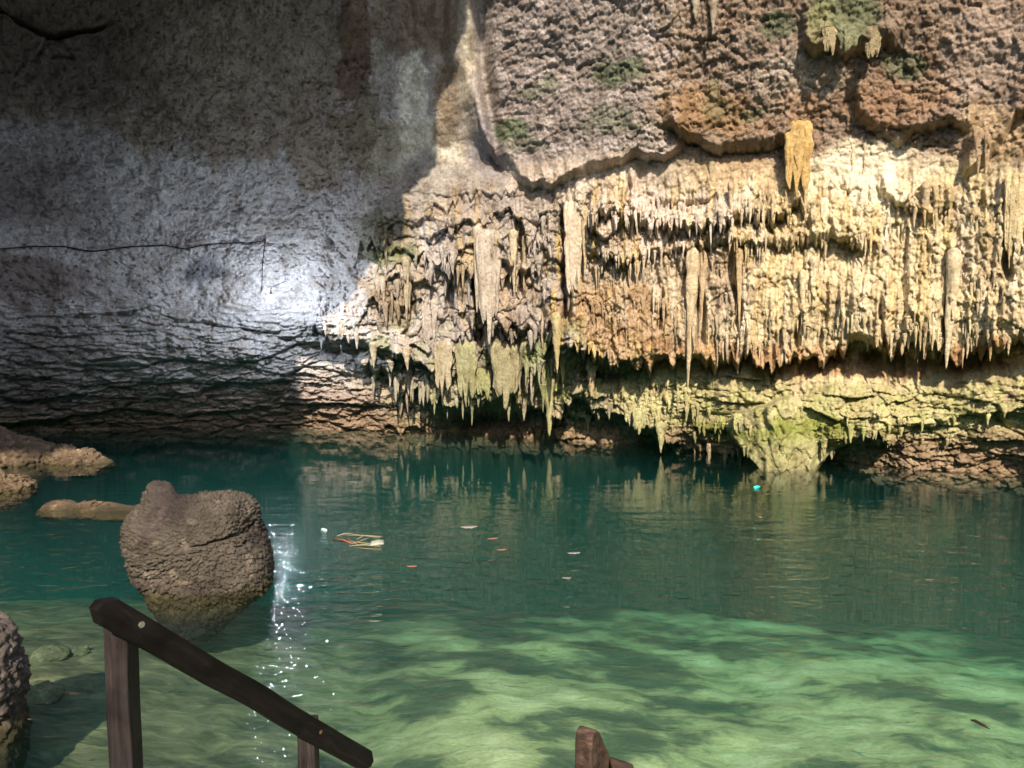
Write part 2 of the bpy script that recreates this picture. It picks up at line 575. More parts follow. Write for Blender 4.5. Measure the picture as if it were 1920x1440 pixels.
# the pale rib that runs down from the roof, and the flute beside it
rib = np.exp(-((PX - np.interp(PY, [-200, 0, 120, 250, 330], [872, 872, 868, 905, 950])) / 20) ** 2) * (1 - ss(250, 340, PY))
d += 0.35 * rib
d -= 0.35 * np.exp(-((PX - np.interp(PY, [-200, 100, 330], [905, 905, 935])) / 14) ** 2) * (1 - ss(290, 350, PY))
for x_, y0, y1, w_, p_ in ((655, 10, 110, 26, 0.3), (740, 60, 330, 30, 0.16), (800, 80, 300, 26, 0.2), (690, 120, 330, 30, 0.12), (845, 0, 160, 10, 0.18), (815, 0, 90, 8, 0.15), (785, 0, 110, 9, 0.12)):
    d += p_ * np.exp(-((WX - x_) / w_) ** 2) * ss(y0 - 40, y0 + 30, PY) * (1 - ss(y1 - 60, y1, PY))
# dark cleft at the upper left
cl = np.interp(PX, [0, 60, 120, 175, 215], [28, 48, 52, 52, 30], left=20, right=-400)
cw = 9 * np.clip(0.9 + 1.2 * fbm2(Sf * 2.4, Zf * 2.4, 380, 3), 0.35, 2)
for x0_, y0_, x1_, y1_ in ((95, 55, 70, 100), (70, 100, 58, 118), (110, 60, 132, 110), (132, 110, 96, 118), (40, 115, 25, 150)):
    tq = np.clip(((WX - x0_) * (x1_ - x0_) + (WY - y0_) * (y1_ - y0_)) / ((x1_ - x0_) ** 2 + (y1_ - y0_) ** 2), 0, 1)
    dq = np.hypot(WX - x0_ - tq * (x1_ - x0_), WY - y0_ - tq * (y1_ - y0_))
    d -= 0.12 * np.exp(-(dq / 4.0) ** 2)
d -= 0.55 * np.exp(-((WY - cl) / cw) ** 2) * ss(-900, -200, PX - 0) * (1 - ss(180, 215, PX))
# deep grooves between the columns
for gx_, y0, y1, w_, dep in ((1058, 395, 610, 8, .5), (893, 470, 650, 8, .5), (977, 440, 560, 6, .4), (1106, 375, 445, 5, .3), (1316, 540, 650, 8, .4), (1241, 540, 625, 4, .3), (1376, 470, 620, 6, .3),
                             (1500, 600, 660, 5, .3), (1770, 560, 680, 6, .3), (1890, 440, 530, 9, .4), (840, 520, 600, 8, .35), (768, 520, 640, 6, .3), (1020, 480, 640, 5, .3), (1440, 380, 450, 6, .25), (1180, 330, 400, 4, .2), (1650, 560, 640, 4, .2)):
    xw = PX + 7 * vn2(Zf * 1.7, Zf * 0 + gx_, 360) + 3 * vn2(Zf * 5, Zf * 0 + gx_, 361)
    d -= dep * np.exp(-((xw - gx_) / w_) ** 4) * ss(y0 - 20, y0 + 20, PY) * (1 - ss(y1 - 20, y1 + 10, PY))
# hollows
for hx, hy, rx, ry, dep in ((618, 458, 9, 6, 0.3), (905, 790, 70, 26, 0.9), (1540, 852, 30, 14, 0.3), (640, 660, 60, 22, 0.5), (1120, 690, 60, 22, 0.45), (1630, 655, 26, 14, 0.35), (1000, 735, 30, 26, 0.3), (1270, 390, 70, 8, 0.2)):
    d -= dep * np.exp(-(((WX - hx) / rx) ** 2 + ((WY - hy) / ry) ** 2))

# the broad tongue of flowstone that reaches down to the water
hwid = np.interp(PY, [740, 790, 830, 860, 890, 930], [0, 150, 105, 66, 50, 46]) + 9 * fbm2(Sf * 3, Zf * 3, 370, 4)
xc = 1484 + 8 * fbm2(Zf * 2, Zf * 0, 374, 2)
tm = ss(0, 16, hwid - np.abs(PX - xc))
target = RB - (13.72 + 0.10 * np.clip((850 - PY) / 60, -1, 2) + 0.25 * ((PX - xc) / 60) ** 2) / np.cos(AA)
target = target + 0.07 * vn2(Sf * 9 + vn2(Sf * 3, Zf * 3, 377), Zf * 1.2, 376) + 0.07 * fbm2(Sf * 5, Zf * 5, 378, 4, 0.6) + scales(0.2, 0.3, 0.05, 379, 0.8)
d = np.where(front & (np.abs(PX - 1484) < 260) & (PY > 735), d * (1 - tm) + np.maximum(d, target) * tm, d)
d = np.where(front, d, 0.35 * fbm2(Sf * 0.35, Zf * 0.4, 50, 3)) * ss(-7.5, -5, ZZ)
RW = RB - d
# run down smoothly into the pool bed
X, Y = RW * np.sin(AA), RW * np.cos(AA)
VW = np.stack([X, Y, ZZ], -1).reshape(-1, 3)
FW = grid_faces(len(az), len(zz), True)


def wall_hit(px, py):
    """point of the wall seen at that place of the picture, with the grid indices"""
    r = ray(px, py)
    a = math.atan2(r[0], r[1])
    ia = int(np.clip(np.searchsorted(az, a), 0, len(az) - 1))
    h = math.hypot(r[0], r[1])
    zc = CAM_Z + r[2] / h * RW[ia]
    dif = zc - zz
    # nearest crossing
    sgn = np.where(np.diff(np.sign(dif)) != 0)[0]
    j = sgn[np.argmin(RW[ia][sgn])] if len(sgn) else int(np.argmin(abs(dif)))
    rr = RW[ia, j]
    return Vector((rr * math.sin(a), rr * math.cos(a), zz[j])), ia, j


# --- colours of the rock: stains, calcite, moss, iron, some painted light and shade
C = np.empty(S.shape + (3,), np.float32)
C[:] = (0.47, 0.445, 0.445)


def put(mask, c, k=1.0):
    m = np.clip(mask * k, 0, 1)[..., None].astype(np.float32)
    C[:] = C * (1 - m) + np.array(c, np.float32) * m


N1 = fbm2(Sf * 1.4, Zf * 1.4, 400, 4)
N2 = fbm2(Sf * 4.0, Zf * 4.0, 410, 4)
N3 = fbm2(Sf * 7.0, Zf * 1.0, 420, 3)


def blob(x, y, rx, ry, c, k=1.0, hard=0.6):
    q = ((WX - x) / rx) ** 2 + ((WY - y) / ry) ** 2 + 0.75 * N2
    put(1 - ss(1 - hard, 1 + hard, q), c, k)


# right side cream
put(ss(800, 1050, WX), (0.42, 0.355, 0.27))
put(ss(1200, 1500, WX) * ss(250, 330, WY), (0.52, 0.435, 0.28))
put(ss(680, 900, WX) * (1 - ss(980, 1220, WX)), (0.33, 0.295, 0.275), 0.95)
# upper left brown veil, edge hanging down in tongues
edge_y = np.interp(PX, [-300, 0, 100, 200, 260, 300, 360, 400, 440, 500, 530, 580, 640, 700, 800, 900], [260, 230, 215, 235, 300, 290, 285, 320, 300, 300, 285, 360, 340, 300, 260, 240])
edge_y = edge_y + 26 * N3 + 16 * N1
put((1 - ss(-14, 14, PY - edge_y)) * (1 - 0.75 * ss(610, 690, WX)) * (1 - ss(840, 890, WX)), (0.30, 0.25, 0.205), 0.92)  # veil thinned on the right, paler colour standing in for light
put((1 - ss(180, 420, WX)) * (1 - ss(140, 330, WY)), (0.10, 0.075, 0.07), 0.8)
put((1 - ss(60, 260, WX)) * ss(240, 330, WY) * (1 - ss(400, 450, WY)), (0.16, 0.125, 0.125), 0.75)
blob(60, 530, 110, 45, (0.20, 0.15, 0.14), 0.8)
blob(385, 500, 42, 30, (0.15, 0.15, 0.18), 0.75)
put((1 - ss(700, 860, WX)) * ss(690, 760, WY), (0.29, 0.215, 0.18), 0.85)
put((1 - ss(60, 260, WX)) * ss(560, 640, WY), (0.17, 0.145, 0.14), 0.6)
# the pale calcite fan and its brown neighbours
blob(655, 90, 30, 110, (0.17, 0.105, 0.07), 0.85, 0.35)
blob(690, 200, 26, 60, (0.22, 0.18, 0.13), 0.8, 0.4)
blob(700, 60, 16, 120, (0.42, 0.38, 0.32), 0.7, 0.4)
blob(780, 40, 90, 70, (0.24, 0.17, 0.12), 0.8)
blob(772, 215, 30, 115, (0.80, 0.77, 0.68), 1.0, 0.35)
blob(800, 300, 62, 80, (0.66, 0.63, 0.54), 0.9, 0.4)
blob(705, 270, 50, 60, (0.36, 0.33, 0.24), 0.8)
blob(838, 190, 24, 90, (0.24, 0.19, 0.14), 0.9)
blob(872, 100, 14, 190, (0.52, 0.47, 0.38), 0.8)
blob(660, 260, 34, 60, (0.2, 0.165, 0.11), 0.7)
blob(720, 440, 50, 60, (0.17, 0.165, 0.11), 0.8)
blob(770, 360, 36, 70, (0.21, 0.18, 0.14), 0.7)
blob(735, 560, 50, 60, (0.25, 0.20, 0.14), 0.8)
blob(925, 280, 40, 60, (0.25, 0.24, 0.27), 0.8)
blob(820, 350, 90, 60, (0.27, 0.25, 0.235), 0.85)  # darker grey painted in to soften the edge of the sunlight
blob(880, 400, 60, 60, (0.33, 0.29, 0.27), 0.7)
put(center * (1 - ss(420, 480, WY)) * ss(0.0, 0.4, N3), (0.20, 0.175, 0.13), 0.7)
# top centre: mauve grey, lichen
put(upper * (1 - ss(1180, 1330, WX)), (0.235, 0.205, 0.20), 0.85)
put(upper * ss(1180, 1330, WX), (0.195, 0.14, 0.105), 0.9)
put(upper * ss(1180, 1330, WX) * ss(0.0, 0.5, N1), (0.26, 0.165, 0.10), 0.6)
put(upper * ss(0.05, 0.45, N2) * (1 - ss(1250, 1330, WX)), (0.35, 0.31, 0.305), 0.7)
blob(1420, 130, 110, 90, (0.25, 0.20, 0.165), 0.7)
blob(1500, 150, 90, 40, (0.36, 0.31, 0.26), 0.7)
blob(1650, 190, 100, 50, (0.26, 0.155, 0.09), 0.6)
blob(1330, 210, 80, 50, (0.30, 0.18, 0.08), 0.6)
blob(1840, 100, 90, 120, (0.31, 0.25, 0.21), 0.7)
for x, y, rx, ry, k in ((960, 240, 26, 24, .8), (1165, 140, 40, 24, .7), (1010, 165, 34, 16, .5), (1150, 230, 60, 30, .45), (985, 275, 30, 20, .45), (1465, 50, 34, 24, .65), (1690, 120, 36, 22, .6), (1590, 30, 60, 50, .75), (1400, 205, 40, 14, .5), (1340, 190, 14, 50, .4)):
    blob(x, y, rx, ry, (0.085, 0.12, 0.06), k)
blob(1548, 50, 24, 50, (0.20, 0.20, 0.085), .55)
# pinkish white small curtains, rusty pockets, honey streaks
blob(1230, 420, 160, 60, (0.58, 0.50, 0.44), 0.75)
blob(1130, 340, 130, 36, (0.50, 0.42, 0.36), 0.7)
blob(1150, 590, 110, 55, (0.37, 0.24, 0.12), 0.7)
blob(1400, 320, 90, 40, (0.42, 0.30, 0.18), 0.6)
blob(1340, 520, 70, 60, (0.36, 0.28, 0.20), 0.7)
blob(1620, 330, 120, 60, (0.76, 0.68, 0.52), 0.8)
blob(1730, 380, 55, 40, (0.40, 0.33, 0.22), 0.6)
blob(1850, 250, 60, 60, (0.45, 0.34, 0.20), 0.6)
put(ss(1080, 1200, WX) * ss(625, 650, WY) * (1 - ss(690, 705, WY)), (0.36, 0.21, 0.10), 0.75)
blob(1850, 660, 110, 34, (0.33, 0.19, 0.09), 0.8)
put((curtain + center) * ss(0.1, 0.5, N3) * right, (0.48, 0.36, 0.16), 0.55)
put(curtain * ss(0.25, 0.6, -N3) * right, (0.58, 0.52, 0.42), 0.6)
# green film on what is wet
put(ledge * ss(-0.3, 0.4, N1 + 0.4), (0.40, 0.385, 0.19), 0.8)
put(ledge * ss(0.0, 0.4, N2), (0.26, 0.28, 0.10), 0.5)
put(ss(1260, 1330, WX) * (1 - ss(1560, 1660, WX)) * ss(780, 800, WY + 14 * N2) * (1 - ss(825, 850, WY)), (0.20, 0.24, 0.045), 0.85)
put(center * ss(640, 740, WY), (0.33, 0.31, 0.17), 0.6)
put(center * ss(0.05, 0.4, N1) * ss(560, 640, WY), (0.19, 0.24, 0.075), 0.7)
put(center * ss(0.2, 0.5, -N1), (0.50, 0.40, 0.30), 0.6)
blob(905, 740, 60, 30, (0.15, 0.20, 0.06), .5)
blob(735, 480, 34, 18, (0.17, 0.20, 0.09), .6)
blob(1230, 730, 110, 40, (0.50, 0.47, 0.25), .6)
blob(955, 640, 30, 50, (0.25, 0.2, 0.17), .7)
# brown tide mark above the water
tide = ss(0.55, 0.25, 0) if False else (1 - ss(0.25, 0.75, ZZ + 0.15 * N1))
put(tide * (1 - 0.85 * tm), (0.25, 0.175, 0.12), 0.85)
put(tm * ss(795, 830, PY), (0.30, 0.29, 0.15), 0.8)
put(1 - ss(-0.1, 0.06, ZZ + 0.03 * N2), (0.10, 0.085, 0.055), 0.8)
put(ss(1560, 1650, WX) * ss(790, 825, WY), (0.27, 0.195, 0.13), 0.8)
put(1 - ss(-0.5, -0.1, ZZ), (0.02, 0.025, 0.02))  # underwater rock painted near black for light lost with depth
C *= (1 + 0.16 * N2 + 0.10 * N1)[..., None]
C = np.clip(C, 0.02, 0.85)

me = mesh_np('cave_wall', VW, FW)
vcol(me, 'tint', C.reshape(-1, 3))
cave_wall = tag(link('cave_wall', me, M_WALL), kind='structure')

# ------------------------------------------------------------------ unseen roof, its opening shaped to place sun, shade and sky light
HOLE = [(-0.3, 12), (-0.8, 8.8), (-2.5, 5.2), (-3.6, 2.0), (-4.4, -0.5), (-7.5, -2.5), (-11.5, -5), (-12, -10), (-9, -17), (3, -18.5), (9, -16), (13, -6), (14, 4), (12, 11), (6, 14)]


def in_poly(x, y, P):
    r = np.zeros(x.shape, bool)
    for (x0, y0), (x1, y1) in zip(P, P[1:] + P[:1]):
        c = ((y0 > y) != (y1 > y)) & (x < (x1 - x0) * (y - y0) / (y1 - y0 + 1e-9) + x0)
        r ^= c
    return r


gx, gy = np.meshgrid(np.arange(-25, 25.01, 0.16), np.arange(-25, 22.01, 0.16), indexing='ij')
wx_, wy_ = gx + 1.3 * fbm2(gx * 0.55, gy * 0.55, 500, 6, 0.72), gy + 1.3 * fbm2(gx * 0.55 + 8, gy * 0.55, 506, 6, 0.72)
gz = 13.2 + 0.5 * fbm2(gx * 0.4, gy * 0.4, 508, 4)
n0, n1 = gx.shape
f_ = grid_faces(n0, n1)
inside = in_poly(wx_, wy_, HOLE).ravel()
f_ = f_[~inside[f_].any(1)]
low = np.stack([gx, gy, gz], -1).reshape(-1, 3)
me = mesh_np('cave_roof', low, f_)
vcol(me, 'tint', np.tile((0.2, 0.17, 0.15), (len(low), 1)))
roof = tag(link('cave_roof', me, M_WALL), kind='structure')
sol = roof.modifiers.new('thickness', 'SOLIDIFY')
sol.thickness, sol.offset = 1.2, -1

# ------------------------------------------------------------------ pool bed and water
bx, by = np.meshgrid(np.linspace(-19, 19, 440), np.linspace(-21, 21, 480), indexing='ij')


def bed_z(x, y):
    n = fbm2(x * 0.5, y * 0.5, 520, 4)
    n2 = fbm2(x * 1.7, y * 1.7, 526, 4)
    dep = 0.55 + 0.10 * np.maximum(y - 3.5, 0) + 0.012 * np.maximum(y - 6.0, 0) ** 2 + 0.16 * np.maximum(y - 11.5, 0) ** 2 + 0.045 * np.maximum(x + 0.2, 0) ** 1.1
    dep = dep - 0.40 * ss(-1.5, -4.5, x + 0 * y) * (1 - ss(8.0, 13, y))
    dep = np.minimum(dep, 7.5)
    return -(dep + 0.13 * n + 0.07 * n2 + 0.02 * fbm2(x * 6, y * 6, 529, 2))


bz = bed_z(bx, by)
V = np.stack([bx, by, bz], -1).reshape(-1, 3)
me = mesh_np('pool_bed', V, grid_faces(*bx.shape))
t = NT('silt_algae_painted_light')
pos = t.n('ShaderNodeNewGeometry').outputs['Position']
m1 = t.mapping(pos, (0.75, 1.0, 0.5), (0, 0, R(12)))
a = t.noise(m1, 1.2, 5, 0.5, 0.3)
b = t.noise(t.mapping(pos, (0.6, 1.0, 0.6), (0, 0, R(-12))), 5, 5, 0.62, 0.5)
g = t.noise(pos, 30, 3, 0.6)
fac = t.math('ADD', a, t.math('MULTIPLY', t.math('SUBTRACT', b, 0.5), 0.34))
c = t.ramp(fac, [(0.38, (0.09, 0.11, 0.07)), (0.45, (0.12, 0.14, 0.085)), (0.53, (0.36, 0.36, 0.18)), (0.66, (0.54, 0.51, 0.30))])  # pale silt and dark algae; the patches also paint soft caustic light
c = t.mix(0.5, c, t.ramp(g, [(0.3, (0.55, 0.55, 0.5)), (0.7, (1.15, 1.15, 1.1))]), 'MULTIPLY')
sep = t.n('ShaderNodeSeparateXYZ')
t.l(pos, sep.inputs[0])
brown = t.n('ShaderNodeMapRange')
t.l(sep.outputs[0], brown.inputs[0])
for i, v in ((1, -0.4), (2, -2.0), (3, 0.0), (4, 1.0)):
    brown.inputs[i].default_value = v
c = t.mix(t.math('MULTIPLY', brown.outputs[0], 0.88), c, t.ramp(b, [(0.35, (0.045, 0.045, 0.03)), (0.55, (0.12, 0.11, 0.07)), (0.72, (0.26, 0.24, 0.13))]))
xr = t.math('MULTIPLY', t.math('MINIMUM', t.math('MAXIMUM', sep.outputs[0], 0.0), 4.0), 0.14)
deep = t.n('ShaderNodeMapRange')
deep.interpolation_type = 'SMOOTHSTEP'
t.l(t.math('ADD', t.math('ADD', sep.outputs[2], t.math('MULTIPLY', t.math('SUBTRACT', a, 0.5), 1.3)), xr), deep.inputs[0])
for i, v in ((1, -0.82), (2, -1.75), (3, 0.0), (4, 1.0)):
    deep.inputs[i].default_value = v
c = t.mix(deep.outputs[0], c, (0.03, 0.036, 0.03))  # bed colour darkens with depth, painting in the light lost through water
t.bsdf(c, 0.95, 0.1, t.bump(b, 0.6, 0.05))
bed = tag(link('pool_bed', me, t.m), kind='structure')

# water: one closed body, its volume tints what lies under it
t = NT('clear_green_water')
pos = t.n('ShaderNodeNewGeometry').outputs['Position']
m1 = t.mapping(pos, (1.0, 2.2, 1.0), (0, 0, R(-14)))
m2 = t.mapping(pos, (1.0, 1.7, 1.0), (0, 0, R(18)))
w1 = t.noise(m1, 1.5, 3, 0.5, 0.4)
w2 = t.noise(m2, 5.0, 3, 0.5, 0.5)
sep = t.n('ShaderNodeSeparateXYZ')
t.l(pos, sep.inputs[0])
near = t.n('ShaderNodeMapRange')
t.l(sep.outputs[1], near.inputs[0])
for i, v in ((1, 13.0), (2, 7.5), (3, 0.10), (4, 1.0)):
    near.inputs[i].default_value = v
h = t.math('MULTIPLY', t.math('ADD', t.math('MULTIPLY', w1, 0.55), t.math('MULTIPLY', t.math('MULTIPLY', w2, near.outputs[0]), 0.40)), near.outputs[0])
bmp = t.bump(h, 1.0, 0.06)
# Schlick's reflectance of water for air, the same from either side (light reaches the bed along straight lines)
dot = t.n('ShaderNodeVectorMath', operation='DOT_PRODUCT')
t.l(bmp, dot.inputs[0])
t.l(t.n('ShaderNodeNewGeometry').outputs['Incoming'], dot.inputs[1])
f5 = t.math('POWER', t.math('SUBTRACT', 1.0, t.math('MINIMUM', t.math('ABSOLUTE', dot.outputs['Value']), 1.0)), 5.0)
fr = t.math('ADD', t.math('MULTIPLY', f5, 0.98), 0.02)
gl = t.n('ShaderNodeBsdfGlossy')
gl.inputs['Roughness'].default_value = 0.01
t.l(bmp, gl.inputs['Normal'])
tr = t.n('ShaderNodeBsdfTransparent')
tr.inputs['Color'].default_value = (0.97, 0.985, 0.98, 1)
mx = t.n('ShaderNodeMixShader')
t.l(fr, mx.inputs[0])
t.l(tr.outputs[0], mx.inputs[1])
t.l(gl.outputs[0], mx.inputs[2])
t.l(mx.outputs[0], t.out.inputs['Surface'])
va = t.n('ShaderNodeVolumeAbsorption')
va.inputs['Color'].default_value = (0.36, 0.83, 0.80, 1)
va.inputs['Density'].default_value = 0.33
vs = t.n('ShaderNodeVolumeScatter')
vs.inputs['Color'].default_value = (0.14, 0.82, 0.78, 1)
vs.inputs['Density'].default_value = 0.038
vs.inputs['Anisotropy'].default_value = 0.3
ad = t.n('ShaderNodeAddShader')
t.l(va.outputs[0], ad.inputs[0])
t.l(vs.outputs[0], ad.inputs[1])
t.l(ad.outputs[0], t.out.inputs['Volume'])
hx0, hx1, hy0, hy1, hz = -24, 24, -24, 24, -9.5
V = [(hx0, hy0, 0), (hx1, hy0, 0), (hx1, hy1, 0), (hx0, hy1, 0), (hx0, hy0, hz), (hx1, hy0, hz), (hx1, hy1, hz), (hx0, hy1, hz)]
F = [(0, 1, 2, 3), (7, 6, 5, 4), (0, 4, 5, 1), (1, 5, 6, 2), (2, 6, 7, 3), (3, 7, 4, 0)]
water = tag(link('water', mesh_py('water', V, F, False), t.m), kind='structure')

# ------------------------------------------------------------------ stalactites
def stalactite_mesh(k, flat=1.0, stub=False):
    g = np.random.default_rng(900 + k)
    nu, nv = 20, 40
    T = np.linspace(0, 1, nv)
    th = np.linspace(0, 2 * math.pi, nu, endpoint=False)
    tt, aa = np.meshgrid(T, th, indexing='xy')
    if stub:
        r = 0.9 - 0.25 * tt - 0.25 * np.exp(-tt * 6) + 0.1 * np.sin(tt * 8 + k)
        r = r * np.sqrt(np.clip((1 - tt) / 0.08, 0, 1) + 1e-4)
    else:
        r = (1 - tt) ** (0.55 + 0.3 * g.random()) * (0.72 + 0.28 * np.exp(-tt * 7)) + 0.02
        r[:, -1] = 0.0
    r = r * (1 + 0.20 * vn2(tt * 7 + k * 3, np.cos(aa) * 1.3 + 5, 600 + k) + 0.14 * vn2(np.cos(aa) * 2.4 + k, np.sin(aa) * 2.4 + tt * 1.5, 620 + k)
             + 0.12 * vn2(tt * 18, aa * 1.2 + k, 640 + k) + 0.16 * fbm2(np.cos(aa) * 3 + tt * 14, np.sin(aa) * 3 + k * 4, 655, 3, 0.65))
    r = r * (0.25 + 0.75 * np.sqrt(np.clip(tt / 0.10, 0, 1)))
    bend = 0.10 * (vn2(tt * 1.6 + k * 2.7, tt * 0 + k, 660))
    x = np.cos(aa) * r + bend * tt
    y = np.sin(aa) * r * flat
    V = np.stack([x, y, -tt], -1).reshape(-1, 3)
    return mesh_np('stalactite', V, grid_faces(nu, nv, True))


SM = [stalactite_mesh(k) for k in range(10)]


def drapery_mesh(k):
    """a folded curtain of dripstone: wide, thin, fluted, with a ragged foot"""
    g = np.random.default_rng(950 + k)
    nu, nv = 72, 48
    th = np.linspace(0, 2 * math.pi, nu, endpoint=False)
    tt, aa = np.meshgrid(np.linspace(0, 1, nv), th, indexing='xy')
    cx = np.sign(np.cos(aa)) * np.abs(np.cos(aa)) ** 0.7
    foot = 0.80 + 0.17 * vn2(cx * 2.4 + k * 3, cx * 0 + k, 670) + 0.07 * vn2(cx * 7 + k, cx * 0, 671)
    wid = 1.0 - 0.30 * tt + 0.12 * vn2(tt * 5 + k * 5, cx * 0.8 + k, 672)
    thick = 0.42 * (1 - 0.45 * tt) * (1 + 0.5 * vn2(cx * 4.5 + k * 2 + 0.5 * tt, tt * 1.0 + k, 673) + 0.30 * vn2(cx * 11 + k, tt * 3.2, 674) + 0.22 * fbm2(cx * 9 + k * 7, tt * 11, 677, 3, 0.65))
    lip = np.sqrt(np.clip((1 - tt) / 0.10, 0, 1))
    top = np.sqrt(np.clip(tt / (0.16 + 0.10 * vn2(cx * 2.5 + k, cx * 0, 676)), 0, 1))
    lip = lip * (0.1 + 0.9 * top)
    x = cx * wid * (0.75 + 0.25 * lip) * (0.72 + 0.28 * top)
    x = x + 0.09 * fbm2(tt * 9 + k, np.sign(np.sin(aa)) * 2 + k, 678, 3)
    y = (1 - top) * 0.3 + np.sin(aa) * thick * (0.1 + 0.9 * lip) + 0.16 * vn2(cx * 2.2 + k, tt * 1.2, 675)
    V = np.stack([x, y, -tt * np.clip(foot, 0.35, 1.1)], -1).reshape(-1, 3)
    return mesh_np('stalactite', V, grid_faces(nu, nv, True))


ST = [drapery_mesh(k) for k in range(6)]
for m_ in SM + ST:
    m_.materials.append(M_DRIP)
n_st = 0


def stalactite(x, y0, y1, w, mesh=None, out=0.3, tint=None, name='stalactite'):
    """hangs from the rock at picture place (x, y0) and reaches down to y1"""
    global n_st
    p, ia, j = wall_hit(x, y0)
    q, _, _ = wall_hit(x, min(y1, 860))
    mpp = p.y / FPX
    L, rad = (y1 - y0) * mpp, w * mpp / 2
    o = bpy.data.objects.new(name, mesh or SM[n_st % len(SM)])
    col.objects.link(o)
    n_st += 1
    near_y = min(wall_hit(x, y0 + (y1 - y0) * f_)[0].y for f_ in (0.0, 0.25, 0.5, 0.7))
    near_y = max(near_y, p.y - 0.45)
    p = at(x, y0, 0.65 * near_y + 0.35 * p.y)
    dirn = Vector((-p.x, -p.y, 0)).normalized()
    pos = p + dirn * (rad * out - 0.02)
    o.location = pos
    o.scale = (rad, rad * 0.9, L)
    o.rotation_euler = (R(random.uniform(-2, 2)), R(random.uniform(-1.5, 1.5)), random.uniform(0, 6.28) if mesh is None else -math.atan2(p.x, p.y) + random.uniform(-.25, .25))
    c = 1.2 * (0.62 * np.array(tint) + 0.38 * C[ia, j]) if tint is not None else np.clip(C[ia, j] * random.uniform(0.85, 1.2), 0.03, 0.8)
    o.color = (*[float(v) for v in c], 1)
    o.parent = cave_wall
    return o


cream, honey, greyc, moss, buff = (0.52, 0.45, 0.32), (0.55, 0.36, 0.10), (0.42, 0.38, 0.34), (0.26, 0.28, 0.10), (0.40, 0.33, 0.23)
BIG = [
    (1496, 226, 374, 58, (0.54, 0.38, 0.13), 1), (1512, 300, 412, 18, (0.42, 0.31, 0.17), 0), (1903, 325, 498, 34, (0.46, 0.38, 0.21), 1),
    (1790, 465, 688, 34, cream, 0), (1772, 500, 625, 14, cream, 0), (1300, 465, 728, 32, (0.44, 0.36, 0.24), 0), (1318, 470, 640, 22, (0.38, 0.29, 0.2), 0),
    (1386, 465, 615, 18, (0.40, 0.29, 0.16), 0), (1505, 505, 645, 16, cream, 0), (1540, 490, 622, 11, cream, 0), (1526, 480, 570, 20, cream, 0),
    (1075, 375, 550, 40, (0.50, 0.42, 0.33), 1), (1096, 385, 505, 20, (0.44, 0.31, 0.15), 0), (915, 430, 660, 50, (0.47, 0.42, 0.35), 1), (896, 420, 585, 26, (0.42, 0.40, 0.36), 0),
    (962, 430, 548, 22, (0.45, 0.39, 0.24), 0), (984, 440, 545, 13, buff, 0), (1043, 585, 700, 26, (0.42, 0.38, 0.2), 0),
    (872, 640, 764, 46, moss, 1), (950, 640, 778, 64, (0.33, 0.31, 0.18), 1), (1030, 700, 818, 28, (0.4, 0.36, 0.2), 0), (905, 690, 757, 36, moss, 1), (800, 560, 655, 24, greyc, 1),
    (760, 480, 602, 18, buff, 0), (830, 640, 745, 40, (0.40, 0.35, 0.22), 1), (815, 560, 640, 22, greyc, 0), (1546, 370, 420, 16, (0.66, 0.58, 0.45), 1),
    (1556, 50, 108, 26, (0.34, 0.27, 0.17), 1), (1592, 44, 98, 40, (0.2, 0.22, 0.13), 1), (1636, 48, 108, 36, (0.32, 0.25, 0.15), 1),
    (1305, -15, 34, 26, (0.3, 0.28, 0.2), 0), (1338, -10, 56, 26, (0.3, 0.27, 0.2), 0), (1370, 340, 420, 14, buff, 0), (1333, 300, 352, 16, (0.33, 0.31, 0.2), 0),
    (1595, 795, 832, 18, (0.45, 0.44, 0.2), 0), (1620, 800, 828, 16, (0.30, 0.36, 0.12), 0), (1590, 770, 800, 12, (0.5, 0.48, 0.25), 0), (1560, 835, 862, 20, buff, 0),
    (1385, 775, 815, 22, (0.40, 0.41, 0.18), 1), (1690, 800, 820, 14, (0.45, 0.42, 0.2), 0), (1545, 820, 860, 18, (0.35, 0.32, 0.16), 0),
    (1836, 240, 330, 20, (0.33, 0.24, 0.16), 0), (1852, 250, 335, 16, (0.33, 0.24, 0.16), 0), (1737, 340, 412, 22, (0.36, 0.28, 0.18), 0), (1755, 350, 405, 16, (0.36, 0.28, 0.18), 0), (1765, 345, 398, 14, buff, 0),
    (1600, 270, 320, 10, cream, 0), (1622, 265, 325, 8, cream, 0), (1180, 750, 800, 26, (0.4, 0.38, 0.22), 1), (1200, 765, 820, 30, (0.33, 0.33, 0.18), 1), (1110, 680, 745, 26, (0.42, 0.36, 0.26), 0), (1240, 790, 850, 26, (0.3, 0.3, 0.14), 0),
    (1360, 840, 880, 14, buff, 0), (1388, 840, 882, 10, buff, 0), (1330, 830, 868, 18, buff, 0), (640, 600, 640, 22, greyc, 1), (610, 605, 632, 14, greyc, 0), (668, 610, 655, 18, greyc, 0),
    (700, 640, 690, 22, buff, 0), (762, 650, 695, 22, buff, 0),
]
for x, y0, y1, w, tint, stub in BIG:
    stalactite(x, y0, y1, w, ST[n_st % 6] if stub else None, 0.25, tint)
